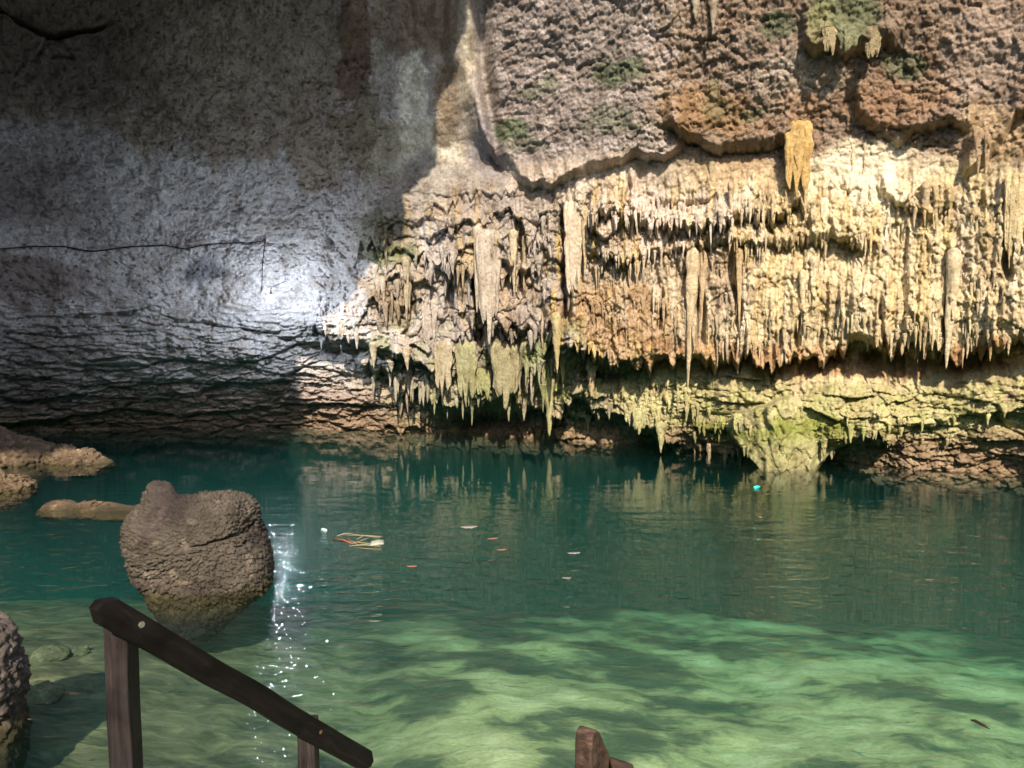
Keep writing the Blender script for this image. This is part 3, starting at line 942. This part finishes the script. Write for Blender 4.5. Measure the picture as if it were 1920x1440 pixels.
# smaller ones hang in fringes
for (xa, xb, ya, yb, n, l0, l1, w0, w1) in ((1100, 1500, 380, 410, 34, 18, 46, 6, 13), (1100, 1650, 440, 470, 34, 14, 40, 5, 11), (1420, 1900, 590, 640, 46, 20, 60, 6, 14),
                                            (1820, 1910, 500, 560, 14, 24, 60, 7, 14), (880, 1080, 480, 640, 18, 24, 60, 9, 18), (1240, 1420, 520, 640, 16, 20, 60, 7, 14),
                                            (700, 860, 580, 690, 18, 18, 44, 10, 20), (860, 1060, 690, 750, 10, 24, 54, 12, 22), (1100, 1300, 690, 790, 22, 16, 40, 9, 18), (1300, 1560, 830, 850, 12, 14, 30, 8, 14)):
    for _ in range(n):
        x, y = random.uniform(xa, xb), random.uniform(ya, yb)
        L = l0 + (l1 - l0) * random.random() ** 1.8
        stalactite(x, y, y + L, random.uniform(w0, w1), None, 0.35)
# the countless thin drips between them, joined into one part
def drip_fringe():
    VV, FF, CC, base = [], [], [], 0
    nu, nv = 7, 9
    th = np.linspace(0, 2 * math.pi, nu, endpoint=False)
    tt, aa = np.meshgrid(np.linspace(0, 1, nv), th, indexing='xy')
    gf = grid_faces(nu, nv, True)
    g = np.random.default_rng(77)
    zones = ((1080, 1910, 360, 660, 560, 10, 46, 4, 9, 40), (700, 1080, 400, 740, 300, 12, 60, 5, 13, 26), (1200, 1900, 740, 840, 120, 8, 26, 4, 10, 16), (560, 720, 560, 640, 60, 8, 26, 4, 9, 8), (1150, 1330, 690, 800, 90, 10, 36, 5, 12, 10))
    for xa, xb, ya, yb, n, l0, l1, w0, w1, nc in zones:
        cx_, cy_ = g.uniform(xa, xb, nc), g.uniform(ya, yb, nc)
        for i in range(n):
            q = g.integers(nc)
            x, y = cx_[q] + g.normal(0, 26), cy_[q] + g.normal(0, 7)
            if not (xa < x < xb):
                continue
            p, ia, j = wall_hit(x, y)
            mpp = p.y / FPX
            L = (l0 + (l1 - l0) * g.random() ** 2.2) * mpp
            r0 = g.uniform(w0, w1) * mpp / 2
            k = g.random() * 50
            r = r0 * ((1 - tt) ** (0.5 + 0.4 * g.random()) + 0.05) * (1 + 0.25 * vn2(tt * 6 + k, np.cos(aa) + k, 690)) * (0.3 + 0.7 * np.sqrt(np.clip(tt / 0.15, 0, 1)))
            r[:, -1] *= 0.3
            V = np.stack([p.x + np.cos(aa) * r + 0.15 * r0 * np.sin(tt * 5 + k), p.y - 0.25 * r0 + np.sin(aa) * r, p.z - tt * L], -1).reshape(-1, 3)
            VV.append(V)
            FF.append(gf + base)
            base += len(V)
            CC.append(np.tile(np.clip(C[ia, j] * g.uniform(0.85, 1.2), 0.03, 0.8), (len(V), 1)))
    me = mesh_np('drip_fringe', np.vstack(VV), np.vstack(FF))
    vcol(me, 'tint', np.vstack(CC))
    tag(link('drip_fringe', me, M_WALL, cave_wall), kind='stuff')


drip_fringe()

# ------------------------------------------------------------------ boulders
def blob_rock(name, centre, ells, scale_sz, amp, tint, tint2, seed, sub=6, squash=(1, 1, 0.55), outline=None, depth=0.5, cracks=()):
    """ells: (dx, dy, dz, rx, ry, rz) in metres around centre; the outline is that of their union"""
    import bmesh
    bm = bmesh.new()
    bmesh.ops.create_icosphere(bm, subdivisions=sub, radius=1)
    D = np.array([v.co[:] for v in bm.verts])
    Fc = np.array([[v.index for v in f.verts] for f in bm.faces])
    bm.free()
    acc = np.zeros(len(D))
    best = np.full(len(D), 0.02)
    for dx, dy, dz, rx, ry, rz in ells:
        o = np.array([dx, dy, dz]) / np.array([rx, ry, rz])
        q = D / np.array([rx, ry, rz])
        A = (q * q).sum(1)
        B = (q * o).sum(1)
        Cc = (o * o).sum() - 1
        disc = B * B - A * Cc
        tt = np.where(disc > 0, (B + np.sqrt(np.maximum(disc, 0))) / A, 0)
        best = np.maximum(best, tt)
    if outline:
        o_ = np.array(outline)
        ang = np.arctan2(o_[:, 1], o_[:, 0])
        rad = np.hypot(o_[:, 0], o_[:, 1])
        od = np.argsort(ang)
        ang, rad = ang[od], rad[od]
        ang = np.concatenate([ang - 2 * np.pi, ang, ang + 2 * np.pi])
        rad = np.concatenate([rad] * 3)
        af = np.linspace(-3.5, 3.5, 1401)
        rf = np.interp(af, ang, rad)
        kk = np.hanning(13)
        rf = np.convolve(np.pad(rf, 6, 'edge'), kk / kk.sum(), 'valid')
        ang, rad = af, rf
        ro = np.interp(np.arctan2(D[:, 2], D[:, 0]), ang, rad)
        cc_ = np.hypot(D[:, 0], D[:, 2])
        e = 3.4
        dl = depth * (1 - 0.12 * ss(0.35, 0.95, D[:, 2] / np.maximum(cc_, 1e-6)))
        best = np.maximum(best, ((cc_ / ro) ** e + (np.abs(D[:, 1]) / dl) ** e) ** (-1 / e))
    P = D * best[:, None]
    k = np.array([1, 1, 1 / squash[2]]) / scale_sz
    pw = P + 0.10 * scale_sz * 4 * np.stack([fbm3(P, 3, seed + 90 + i, 3) for i in range(3)], 1)
    f1, f2, off, idr = worley3(pw * k + 20, seed)
    g1, g2, goff, gid = worley3(pw * k * 2.6 + 40, seed + 1)
    disp = amp * ((idr - 0.5) * 1.1 - off[:, 2] * 0.7 - 0.7 * (1 - ss(0, 0.22, f2 - f1)))
    disp += amp * 0.5 * ((gid - 0.5) - goff[:, 2] * 0.5 - 0.7 * (1 - ss(0, 0.25, g2 - g1)))
    disp += amp * 2.0 * fbm3(P, 2.2, seed + 4, 2) + amp * 1.2 * fbm3(P, 4, seed + 5, 5, 0.6) - amp * 1.3 * ss(0.25, 0.6, fbm3(P, 9, seed + 8, 3))
    for x0, y0, x1, y1, dp in cracks:                 # places in the picture, as for the outline
        a0, b0, a1, b1 = (x0 - 372) * k_, (1010 - y0) * k_, (x1 - 372) * k_, (1010 - y1) * k_
        qx, qz = P[:, 0] + 0.03 * fbm3(P, 7, seed + 30, 3), P[:, 2] + 0.03 * fbm3(P, 7, seed + 34, 3)
        tq = np.clip(((qx - a0) * (a1 - a0) + (qz - b0) * (b1 - b0)) / ((a1 - a0) ** 2 + (b1 - b0) ** 2), 0, 1)
        dq = np.hypot(qx - a0 - tq * (a1 - a0), qz - b0 - tq * (b1 - b0))
        disp = disp - dp * np.exp(-(dq / 0.014) ** 2) * (P[:, 1] < 0.1)
    P = P + D * disp[:, None]
    me = mesh_np(name, P, Fc)
    m = ss(-0.2, 0.35, fbm3(P, 2.2, seed + 60, 4) + 0.5 * (P[:, 2] - P[:, 2].mean()) / (np.ptp(P[:, 2]) + 1e-6))[:, None]
    cc = np.array(tint) * (1 - m) + np.array(tint2) * m
    wet = (1 - ss(-0.02, 0.10, P[:, 2] + centre[2] + 0.03 * fbm3(P, 6, seed + 70, 2)))[:, None]
    wet = wet * (1.0 if sub > 4 else 0.3)
    cc = cc * (1 - wet) + np.array((0.06, 0.05, 0.02)) * wet
    cc = cc * (1 - 0.97 * (1 - ss(-0.30, -0.04, P[:, 2] + centre[2])) * (0.85 if sub > 4 else 0.0))[:, None]  # below water the colour is darkened in place of shadow and reflection
    cc = cc * (1 + 0.5 * fbm3(P, 5, seed + 66, 4, 0.65) + 0.9 * ss(0.3, 0.55, fbm3(P, 11, seed + 64, 2)))[:, None]
    vcol(me, 'tint', np.clip(cc, 0.01, 0.8))
    o = link(name, me, M_BOULDER)
    o.location = centre
    return o


Yb = 7.55
k_ = Yb / FPX
cb = at(372, 1010, Yb)


def E(px, py, rx, ry, depth=1.0, dy=0.0):
    return ((px - 372) * k_, dy, -(py - 1010) * k_, rx * k_, min(rx, 110) * k_ * depth, ry * k_)


OUT = [(243, 1000), (247, 972), (258, 952), (280, 938), (310, 932), (345, 928), (370, 922), (400, 924), (440, 926), (462, 938), (475, 960), (474, 985), (486, 1010), (501, 1040),
       (506, 1078), (502, 1105), (470, 1130), (430, 1165), (400, 1195), (345, 1195), (312, 1150), (290, 1112), (274, 1094), (256, 1066), (245, 1032)]
boulder = blob_rock('boulder', cb, [E(303, 911, 17, 17, 0.9, -0.10), E(319, 911, 16, 17, 0.9, -0.10), E(310, 934, 34, 30, 0.9, -0.08)], 0.042, 0.024, (0.058, 0.046, 0.042), (0.10, 0.086, 0.07), 31, 7, outline=[((x - 372) * k_, -(y - 1010) * k_) for x, y in OUT], depth=0.5, cracks=[(392, 1002, 482, 984, .05), (246, 1032, 345, 1048, .03), (248, 1062, 380, 1072, .03), (262, 1086, 360, 1092, .03), (300, 1015, 244, 1006, .025), (300, 1070, 330, 1105, .03), (350, 945, 372, 922, .03), (420, 930, 405, 965, .02)])
tag(boulder, 'large pitted brown boulder with a knob on top standing in the green water', 'boulder', 'rocks in the pool')

p = on_water(30, 872)
r1 = blob_rock('shore_rock', Vector((p.x - 0.6, p.y + 0.4, 0.04)), [(0, 0, 0, 1.15, 0.9, 0.48), (-0.7, 0, 0.2, 1.2, 0.9, 0.45)], 0.18, 0.06, (0.115, 0.082, 0.056), (0.17, 0.125, 0.085), 41, 6)
tag(r1, 'big tan rock at the far left rim of the pool, beside a dark gap', 'rock', 'rocks in the pool')
p = on_water(128, 872)
r2 = blob_rock('shore_rock', Vector((p.x, p.y + 0.3, -0.02)), [(0, 0, 0, 0.50, 0.40, 0.27), (-0.3, 0.05, 0.1, 0.3, 0.3, 0.28), (0.25, 0, -0.05, 0.42, 0.35, 0.18)], 0.13, 0.045, (0.15, 0.105, 0.07), (0.20, 0.15, 0.10), 47, 6)
tag(r2, 'small tan rock tapering into the water, just right of the big tan rim rock', 'rock', 'rocks in the pool')
p = on_water(5, 922)
r3 = blob_rock('shore_rock', Vector((p.x - 0.15, p.y + 0.2, -0.02)), [(0, 0, 0, 0.50, 0.5, 0.26), (-0.4, 0, 0.1, 0.5, 0.5, 0.27)], 0.12, 0.04, (0.15, 0.105, 0.068), (0.19, 0.14, 0.09), 53, 6)
tag(r3, 'tan rock cut by the left edge, below the big rim rock', 'rock', 'rocks in the pool')
p = on_water(140, 958)
r4 = blob_rock('flat_rock', Vector((p.x, p.y + 0.2, -0.06)), [(0.1, 0, 0, 0.75, 0.35, 0.10), (-0.33, 0, 0.03, 0.27, 0.25, 0.13), (0.05, 0, 0.03, 0.25, 0.22, 0.11), (0.7, 0, -0.02, 0.7, 0.35, 0.09)], 0.10, 0.03, (0.11, 0.08, 0.058), (0.17, 0.12, 0.08), 59, 6)
tag(r4, 'low flat reddish rock barely awash, left of the knobbed boulder', 'rock', 'rocks in the pool')
p = on_water(-10, 1400)
r5 = blob_rock('foreground_rock', Vector((p.x - 0.42, p.y + 0.25, 0.22)), [(0, 0, 0.05, 0.42, 0.40, 0.42), (0.02, 0, -0.35, 0.40, 0.4, 0.5), (0.05, 0, 0.28, 0.34, 0.35, 0.24)], 0.07, 0.022, (0.095, 0.078, 0.072), (0.14, 0.118, 0.108), 67, 6)
tag(r5, 'grey brown pitted rock cut by the left edge in the near corner', 'rock', 'rocks in the pool')

# sunken stones on the shallow bed
for i, (px, py, s) in enumerate(((95, 1235, 0.17), (150, 1225, 0.12), (70, 1310, 0.2))):
    p = on_water(px, py)
    k = 1.0
    for _ in range(6):
        q = Vector((p.x, p.y, 0))
        zb = float(bed_z(np.array([q.x]), np.array([q.y]))[0])
        p = on_water(px, py, zb)
    o = blob_rock('sunken_stone', Vector((p.x, p.y, zb + s * 0.15)), [(0, 0, 0, s, s * 0.8, s * 0.5), (s * 0.4, s * 0.1, 0, s * 0.6, s * 0.6, s * 0.4)], 0.12, 0.02, (0.17, 0.165, 0.10), (0.32, 0.30, 0.17), 120 + i * 3, 4)
    tag(o, ['submerged stone nearest the left edge above the corner rock', 'smallest submerged stone, between the corner rock and the handrail post', 'submerged stone close against the near corner rock'][i], 'stone', 'stones under the water')

# ------------------------------------------------------------------ handrail
def wood(name, c0, c1, rough=0.55):
    t = NT(name)
    pos = t.n('ShaderNodeTexCoord').outputs['Object']
    m = t.mapping(pos, (2.0, 26, 26))
    n = t.noise(m, 1.6, 6, 0.65, 0.6)
    n2 = t.noise(pos, 9, 5, 0.6)
    c = t.ramp(n, [(0.3, c0), (0.6, c1), (0.78, tuple(min(1, v * 3.0) for v in c1))])
    c = t.mix(0.7, c, t.ramp(n2, [(0.3, (0.45, 0.42, 0.42)), (0.65, (1.1, 1.1, 1.1))]), 'MULTIPLY')
    b = t.bump(n, 0.7, 0.004)
    t.bsdf(c, t.ramp(n2, [(0.3, (rough - .15,) * 3), (0.7, (rough + .2,) * 3)]), 0.2, b)
    return t.m


M_RAIL = wood('dark_oiled_wood', (0.0025, 0.002, 0.002), (0.008, 0.006, 0.0058))
M_POST = wood('weathered_post_wood', (0.010, 0.0075, 0.008), (0.034, 0.027, 0.027), 0.6)
M_STUB = wood('grey_split_wood', (0.012, 0.010, 0.009), (0.085, 0.055, 0.04), 0.7)


def metal(name, c, rough):
    t = NT(name)
    b = t.bsdf(c, rough, 0.5)
    b.inputs['Metallic'].default_value = 0.9
    return t.m


def beam(L, w, h, name, segs=24, rnd=0.25, seed=1, end_round=0.0):
    """a hewn timber along +X from 0 to L, w across (Y), h high (Z), corners eased, faces a little uneven"""
    n = 24
    V = []
    for i in range(segs + 1):
        x = L * i / segs
        for k in range(n):
            a = 2 * math.pi * (k + 0.5) / n
            c_, s_ = math.cos(a), math.sin(a)
            e = 0.13
            yy = math.copysign(abs(c_) ** e, c_) * w / 2
            zz_ = math.copysign(abs(s_) ** e, s_) * h / 2
            V.append([x, yy, zz_])
    V = np.array(V)
    if end_round:
        for xe, sg in ((0, 1), (L, -1)):
            dd = np.clip(np.abs(V[:, 0] - xe) / end_round, 0, 1)
            sc_ = 0.35 + 0.65 * np.sqrt(1 - (1 - dd) ** 2)
            V[:, 2] *= sc_
    nz = vn2(V[:, 0] * 7 + seed, V[:, 1] * 20 + V[:, 2] * 9, 800 + seed)
    V[:, 1] += 0.05 * w * nz
    V[:, 2] += 0.05 * h * vn2(V[:, 0] * 4 + seed * 2.3, V[:, 1] * 9, 820 + seed)
    F = []
    for i in range(segs):
        for k in range(n):
            F.append((i * n + k, (i + 1) * n + k, (i + 1) * n + (k + 1) % n, i * n + (k + 1) % n))
    F.append(tuple(range(n)))
    F.append(tuple(range(segs * n, (segs + 1) * n))[::-1])
    return mesh_py(name, V, F, False)


def place_beam(name, A, B, w, h, mat, parent, **kw):
    A, B = Vector(A), Vector(B)
    dv = B - A
    o = link(name, beam(dv.length, w, h, name, **kw), mat)
    x = dv.normalized()
    side = kw.get('side')
    y = Vector((0, 0, 1)).cross(x)
    if y.length < 1e-3:
        y = Vector((0, 1, 0))
    y.normalize()
    z = x.cross(y)
    from mathutils import Matrix
    M = Matrix((x, y, z)).transposed().to_4x4()
    M.translation = A
    if parent:
        o.parent = parent
        o.matrix_parent_inverse.identity()
        M = Matrix.Translation(-parent.location) @ M
    o.matrix_basis = M
    return o


YA, YB2 = 2.45, 3.20
A = at(182, 1133, YA - 0.1)
Bp = at(690, 1428, YB2 + 0.14)
rail_root = empty('handrail', (A.x, A.y, 0))
tag(rail_root, 'dark wooden handrail sloping down towards the water on two posts', 'handrail')
place_beam('rail', A, Bp, 0.052, 0.088, M_RAIL, rail_root, end_round=0.035, segs=40, seed=3)
axis = (Bp - A).normalized()


def rail_at(px):
    t_ = (px - 182) / (672 - 182)
    best = None
    for k in range(201):
        q = A + (Bp - A) * (k / 200)
        x_, _ = project(q.x, q.y, q.z)
        if best is None or abs(x_ - px) < best[0]:
            best = (abs(x_ - px), q)
    return best[1]


for px, w in ((231, 0.085), (575, 0.08)):
    q = rail_at(px)
    q = Vector((at(px, 1300, q.y + 0.115).x, q.y, q.z))
    base = Vector((q.x, q.y + 0.115, float(bed_z(np.array([q.x]), np.array([q.y]))[0]) - 0.1))
    top = Vector((q.x, q.y + 0.115, q.z - 0.03))
    post = place_beam('post', base, top, 0.08, w - 0.006, M_POST, rail_root, seed=int(px) % 50)


def bolt(px, py, mat, rad):
    q = rail_at(px)
    # on the camera-facing side of the rail
    y = Vector((0, 0, 1)).cross(axis).normalized()
    if y.y > 0:
        y = -y
    c0 = at(px, py, (q + y * 0.03).y)
    V, F = smooth_normals_tube([c0 - y * 0.004, c0 + y * 0.006, c0 + y * 0.0061, c0 + y * 0.014], [rad * 1.5, rad * 1.5, rad, rad * 0.9], 6)
    o = link('bolt', mesh_py('bolt', V, F, False), mat)
    o.parent = rail_root
    o.matrix_parent_inverse.identity()
    o.location = -rail_root.location


M_BOLT = metal('zinc_bolt', (0.75, 0.70, 0.6), 0.35)
M_RUST = metal('rusty_bolt', (0.42, 0.24, 0.13), 0.5)
bolt(262, 1170, M_BOLT, 0.012)
bolt(597, 1371, M_RUST, 0.010)

# sawn post end at the bottom edge: a stout plank on edge with its top cut aslant and a short cross piece
Ys = 2.05
ks = Ys / FPX
p0 = at(1093, 1372, Ys)
stub = empty('newel_post', (p0.x, p0.y, 0))
tag(stub, 'weathered end of a wooden post poking up at the bottom edge', 'post')
zb = -1.0
hw = 0.026
prof = [(0.0, zb), (0.20, zb), (0.20, p0.z - 0.235), (0.10, p0.z - 0.085), (0.055, p0.z - 0.018), (0.03, p0.z), (0.006, p0.z - 0.006), (0.0, p0.z - 0.03)]
V, F = [], []
dx, dy = math.sin(R(32)), math.cos(R(32))
N = len(prof)
for s_ in (-1, 1):
    for u, z in prof:
        V.append((u * dx + s_ * hw * dy, u * dy - s_ * hw * dx, z))
F = [tuple(range(N)), tuple(range(N, 2 * N))[::-1]] + [(i, i + N, (i + 1) % N + N, (i + 1) % N) for i in range(N)]
mp = mesh_py('post_body', V, F, False)
o = link('post_body', mp, M_STUB, stub)
bv = o.modifiers.new('ease', 'BEVEL')
bv.width, bv.segments = 0.006, 2
o = link('cross_piece', mesh_py('cross_piece', [(x * 0.035 + 0.11 + 0.01, y * 0.04 + 0.06, p0.z - 0.165 + z * 0.03 - x * 0.012) for x in (-1, 1) for y in (-1, 1) for z in (-1, 1)],
         [(0, 1, 3, 2), (4, 6, 7, 5), (0, 4, 5, 1), (2, 3, 7, 6), (0, 2, 6, 4), (1, 5, 7, 3)], False), M_STUB, stub)
bv = o.modifiers.new('ease', 'BEVEL')
bv.width, bv.segments = 0.006, 2

# ------------------------------------------------------------------ cable and floodlight on the left wall
def plain(name, c, rough=0.6, spec=0.3):
    t = NT(name)
    t.bsdf(c, rough, spec)
    return t.m


M_CABLE = plain('black_cable', (0.012, 0.012, 0.014), 0.5)
pts = []
CAB = [(-60, 470), (0, 467), (60, 462), (120, 462), (160, 470), (180, 471), (240, 463), (310, 460), (330, 464), (345, 467), (380, 460), (420, 456), (470, 455), (490, 453), (498, 447)]


def hang(P, r, n=60):
    xs = [p[0] for p in P]
    L = np.cumsum([0] + [math.dist(a_, b_) for a_, b_ in zip(P, P[1:])])
    tt = np.linspace(0, L[-1], n)
    out, prev = [], None
    for s_ in tt:
        px, py = np.interp(s_, L, [p[0] for p in P]), np.interp(s_, L, [p[1] for p in P])
        h_, _, _ = wall_hit(px, py)
        d_ = h_.y
        out.append([px, py, d_])
    out = np.array(out)
    dmin = np.array([out[max(0, i - 1):i + 2, 2].min() for i in range(n)])
    return smooth_normals_tube([at(a_, b_, y_ - r * 0.8) for (a_, b_, _), y_ in zip(out, dmin)], r, 6)


V, F = hang(CAB, 0.015, 110)
cable = tag(link('cable', mesh_py('cable', V, F), M_CABLE), 'black electric cable running along the pale left wall', 'cable')
V, F = hang([(498, 449), (495, 470), (492, 500), (491, 545)], 0.010, 24)
tag(link('cable', mesh_py('cable', V, F), M_CABLE), 'thin black cable dropping straight down to the glowing lamp', 'cable')

lp, _, _ = wall_hit(508, 562)
LD = 1.25
lamp_pos = at(508, 562, lp.y - LD)
flood = empty('cave_lamp', lamp_pos)
tag(flood, 'glowing bluish white lamp standing out from the pale left wall', 'lamp')
t = NT('led_glow')
em = t.n('ShaderNodeEmission')
em.inputs['Color'].default_value = (0.76, 0.87, 1.0, 1)
em.inputs['Strength'].default_value = 1250 * 0.66 * (0.05 / 0.062) ** 2
t.l(em.outputs[0], t.out.inputs['Surface'])
rb = 0.062
V, F = smooth_normals_tube([(0, 0, rb * math.cos(a_)) for a_ in np.linspace(0.05, math.pi - 0.05, 9)], [rb * math.sin(a_) for a_ in np.linspace(0.05, math.pi - 0.05, 9)], 16)
link('bulb', mesh_py('bulb', V, F), t.m, flood)
V, F = smooth_normals_tube([(0, 0, 0.063), (0, 0, 0.10), (0, 0, 0.195)], [0.03, 0.03, 0.012], 12)
link('socket', mesh_py('socket', V, F), plain('grey_housing', (0.35, 0.36, 0.38), 0.4), flood)
V, F = smooth_normals_tube([(0, 0, 0.19), (0, 0.1, 0.26), (-0.05, LD + 0.15, 0.5)], 0.009, 8)
link('bracket', mesh_py('bracket', V, F), plain('grey_bracket', (0.3, 0.3, 0.31), 0.5), flood)

# ------------------------------------------------------------------ things afloat
M_REED = plain('dead_reed', (0.24, 0.21, 0.13), 0.7)
M_PALE = plain('pale_wet_sheath', (0.34, 0.36, 0.29), 0.35, 0.5)
M_RED = plain('reddish_stalk', (0.30, 0.10, 0.07), 0.6)
M_LEAF = plain('dead_leaf', (0.32, 0.17, 0.12), 0.6)
M_LEAF2 = plain('bleached_leaf', (0.30, 0.28, 0.24), 0.6)
M_TEAL = plain('teal_plastic', (0.05, 0.60, 0.52), 0.35, 0.5)
M_TWIG = plain('dark_twig', (0.045, 0.025, 0.02), 0.6)
p = on_water(668, 1014)
raft = empty('reed_raft', p)
tag(raft, 'drifting clump of dead reeds and a pale sheath in mid water', 'debris')
kp = p.y / FPX


def stick(x0, y0, x1, y1, r, mat, name, z=0.005):
    a_, b_ = on_water(x0, y0, z) - p, on_water(x1, y1, z) - p
    m_ = (a_ + b_) / 2 + Vector((0, 0, 0.012))
    m_ = m_ + Vector((random.uniform(-.03, .03), random.uniform(-.05, .05), -0.006))
    r *= 0.75
    V, F = smooth_normals_tube([a_, m_, b_], [r * 0.6, r, r * 0.7], 6)
    link(name, mesh_py(name, V, F), mat, raft)


for q in ((640, 1003, 716, 1006, 0.010), (650, 1000, 712, 1008, 0.008), (648, 1014, 715, 1021, 0.010), (655, 1024, 714, 1024, 0.013), (660, 1020, 700, 1006, 0.008), (665, 1026, 715, 1030, 0.006), (632, 1005, 662, 1001, 0.012), (668, 1012, 690, 1003, 0.008), (650, 1008, 672, 1022, 0.007)):
    stick(*q, M_REED, 'reed')
stick(624, 1010, 662, 1020, 0.014, M_RED, 'stalk')
V, F = [], []
for i in range(9):
    for j in range(5):
        u, v = i / 8, j / 4
        q = on_water(694 + 26 * u, 1025 - 8 * v - 3 * u, 0) - p
        V.append((q.x, q.y, 0.01 + 0.03 * math.sin(u * 3.1) * (1 - (2 * v - 1) ** 2) + 0.008 * random.random()))
F = [(i * 5 + j, (i + 1) * 5 + j, (i + 1) * 5 + j + 1, i * 5 + j + 1) for i in range(8) for j in range(4)]
ms = mesh_py('sheath', V, F)
sh = link('sheath', ms, M_PALE, raft)
sh.modifiers.new('t', 'SOLIDIFY').thickness = 0.006


def leaf(px, py, wpx, hpx, mat, label, cat='leaf', name='floating_leaf', rot=0.0, group='leaves floating on the pool'):
    c_ = on_water(px, py, 0.004)
    m_ = c_.y / FPX
    L = wpx * m_ / 2
    W = max(hpx * m_ * 1.6, 0.02)
    V, F = [], []
    n = 10
    for i in range(n + 1):
        u = -1 + 2 * i / n
        w = W * (1 - u * u) ** 0.7 * (1 + 0.25 * math.sin(u * 9 + px))
        for v in (-1, 0, 1):
            V.append((u * L, v * w, 0.014 * (1 - abs(v)) * 0 + 0.004 * abs(v) + 0.003 * u * u))
    for i in range(n):
        for j in range(2):
            F.append((i * 3 + j, (i + 1) * 3 + j, (i + 1) * 3 + j + 1, i * 3 + j + 1))
    o = link(name, mesh_py(name, V, F), mat)
    o.location = c_
    o.rotation_euler = (0, 0, rot)
    o.modifiers.new('t', 'SOLIDIFY').thickness = 0.003
    tag(o, label, cat, group)
    return o


leaf(879, 988, 34, 7, M_LEAF2, 'bleached pale leaf afloat, largest of the drifting leaves in mid pool', rot=0.2)
leaf(941, 1031, 21, 3, M_LEAF, 'small pink brown leaf afloat right of the reed clump', rot=0.35)
leaf(924, 1010, 22, 3, M_LEAF, 'dull brown leaf between the bleached leaf and the pink brown one', rot=0.3)
leaf(772, 1062, 20, 3, M_LEAF, 'thin tan leaf floating below and right of the reed clump')
leaf(1076, 1037, 26, 4, M_LEAF2, 'pale leaf floating alone nearest the pool centre', rot=0.2)
leaf(1425, 970, 6, 3, M_LEAF2, 'tiny pale leaf among the reflections below the teal float')
leaf(1062, 1084, 18, 2, M_LEAF2, 'thin pale leaf afloat below the pool centre leaf')
# little teal float
c_ = on_water(1419, 914, 0.012)
V, F = smooth_normals_tube([(-0.065, 0, 0), (-0.055, 0, 0), (0.02, 0.0, 0.005), (0.045, 0, 0.006), (0.05, 0, 0.006), (0.068, 0, 0.007)], [0.018, 0.028, 0.028, 0.014, 0.013, 0.013], 10)
fl = link('teal_bottle', mesh_py('teal_bottle', V, F), M_TEAL)
fl.location = c_
fl.rotation_euler = (0, 0, 0.5)
tag(fl, 'tiny bright teal plastic bottle floating by the flowstone tongue', 'bottle')
c_ = on_water(608, 994, 0.01)
V, F = smooth_normals_tube([(-0.05, 0, 0), (-0.04, 0, 0), (0.03, 0, 0), (0.05, 0, 0)], [0.012, 0.022, 0.022, 0.01], 10)
fl = link('pale_bottle', mesh_py('pale_bottle', V, F), plain('pale_blue_plastic', (0.5, 0.68, 0.72), 0.25, 0.5))
fl.location = c_
fl.rotation_euler = (0, 0, -0.7)
tag(fl, 'small pale blue bottle adrift left of the reed clump', 'bottle')
c_ = on_water(1837, 1358, 0.004)
a_, b_ = on_water(1820, 1350, 0.006), on_water(1856, 1367, 0.006)
V, F = smooth_normals_tube([a_ - c_, (a_ - c_) * 0.4 + Vector((0, 0.012, 0.006)), (b_ - c_) * 0.4 + Vector((0, -0.006, 0.006)), b_ - c_], [0.004, 0.010, 0.009, 0.003], 6)
tw = link('twig', mesh_py('twig', V, F), M_TWIG)
tw.location = c_
tag(tw, 'short dark twig floating near the bottom right corner', 'twig')
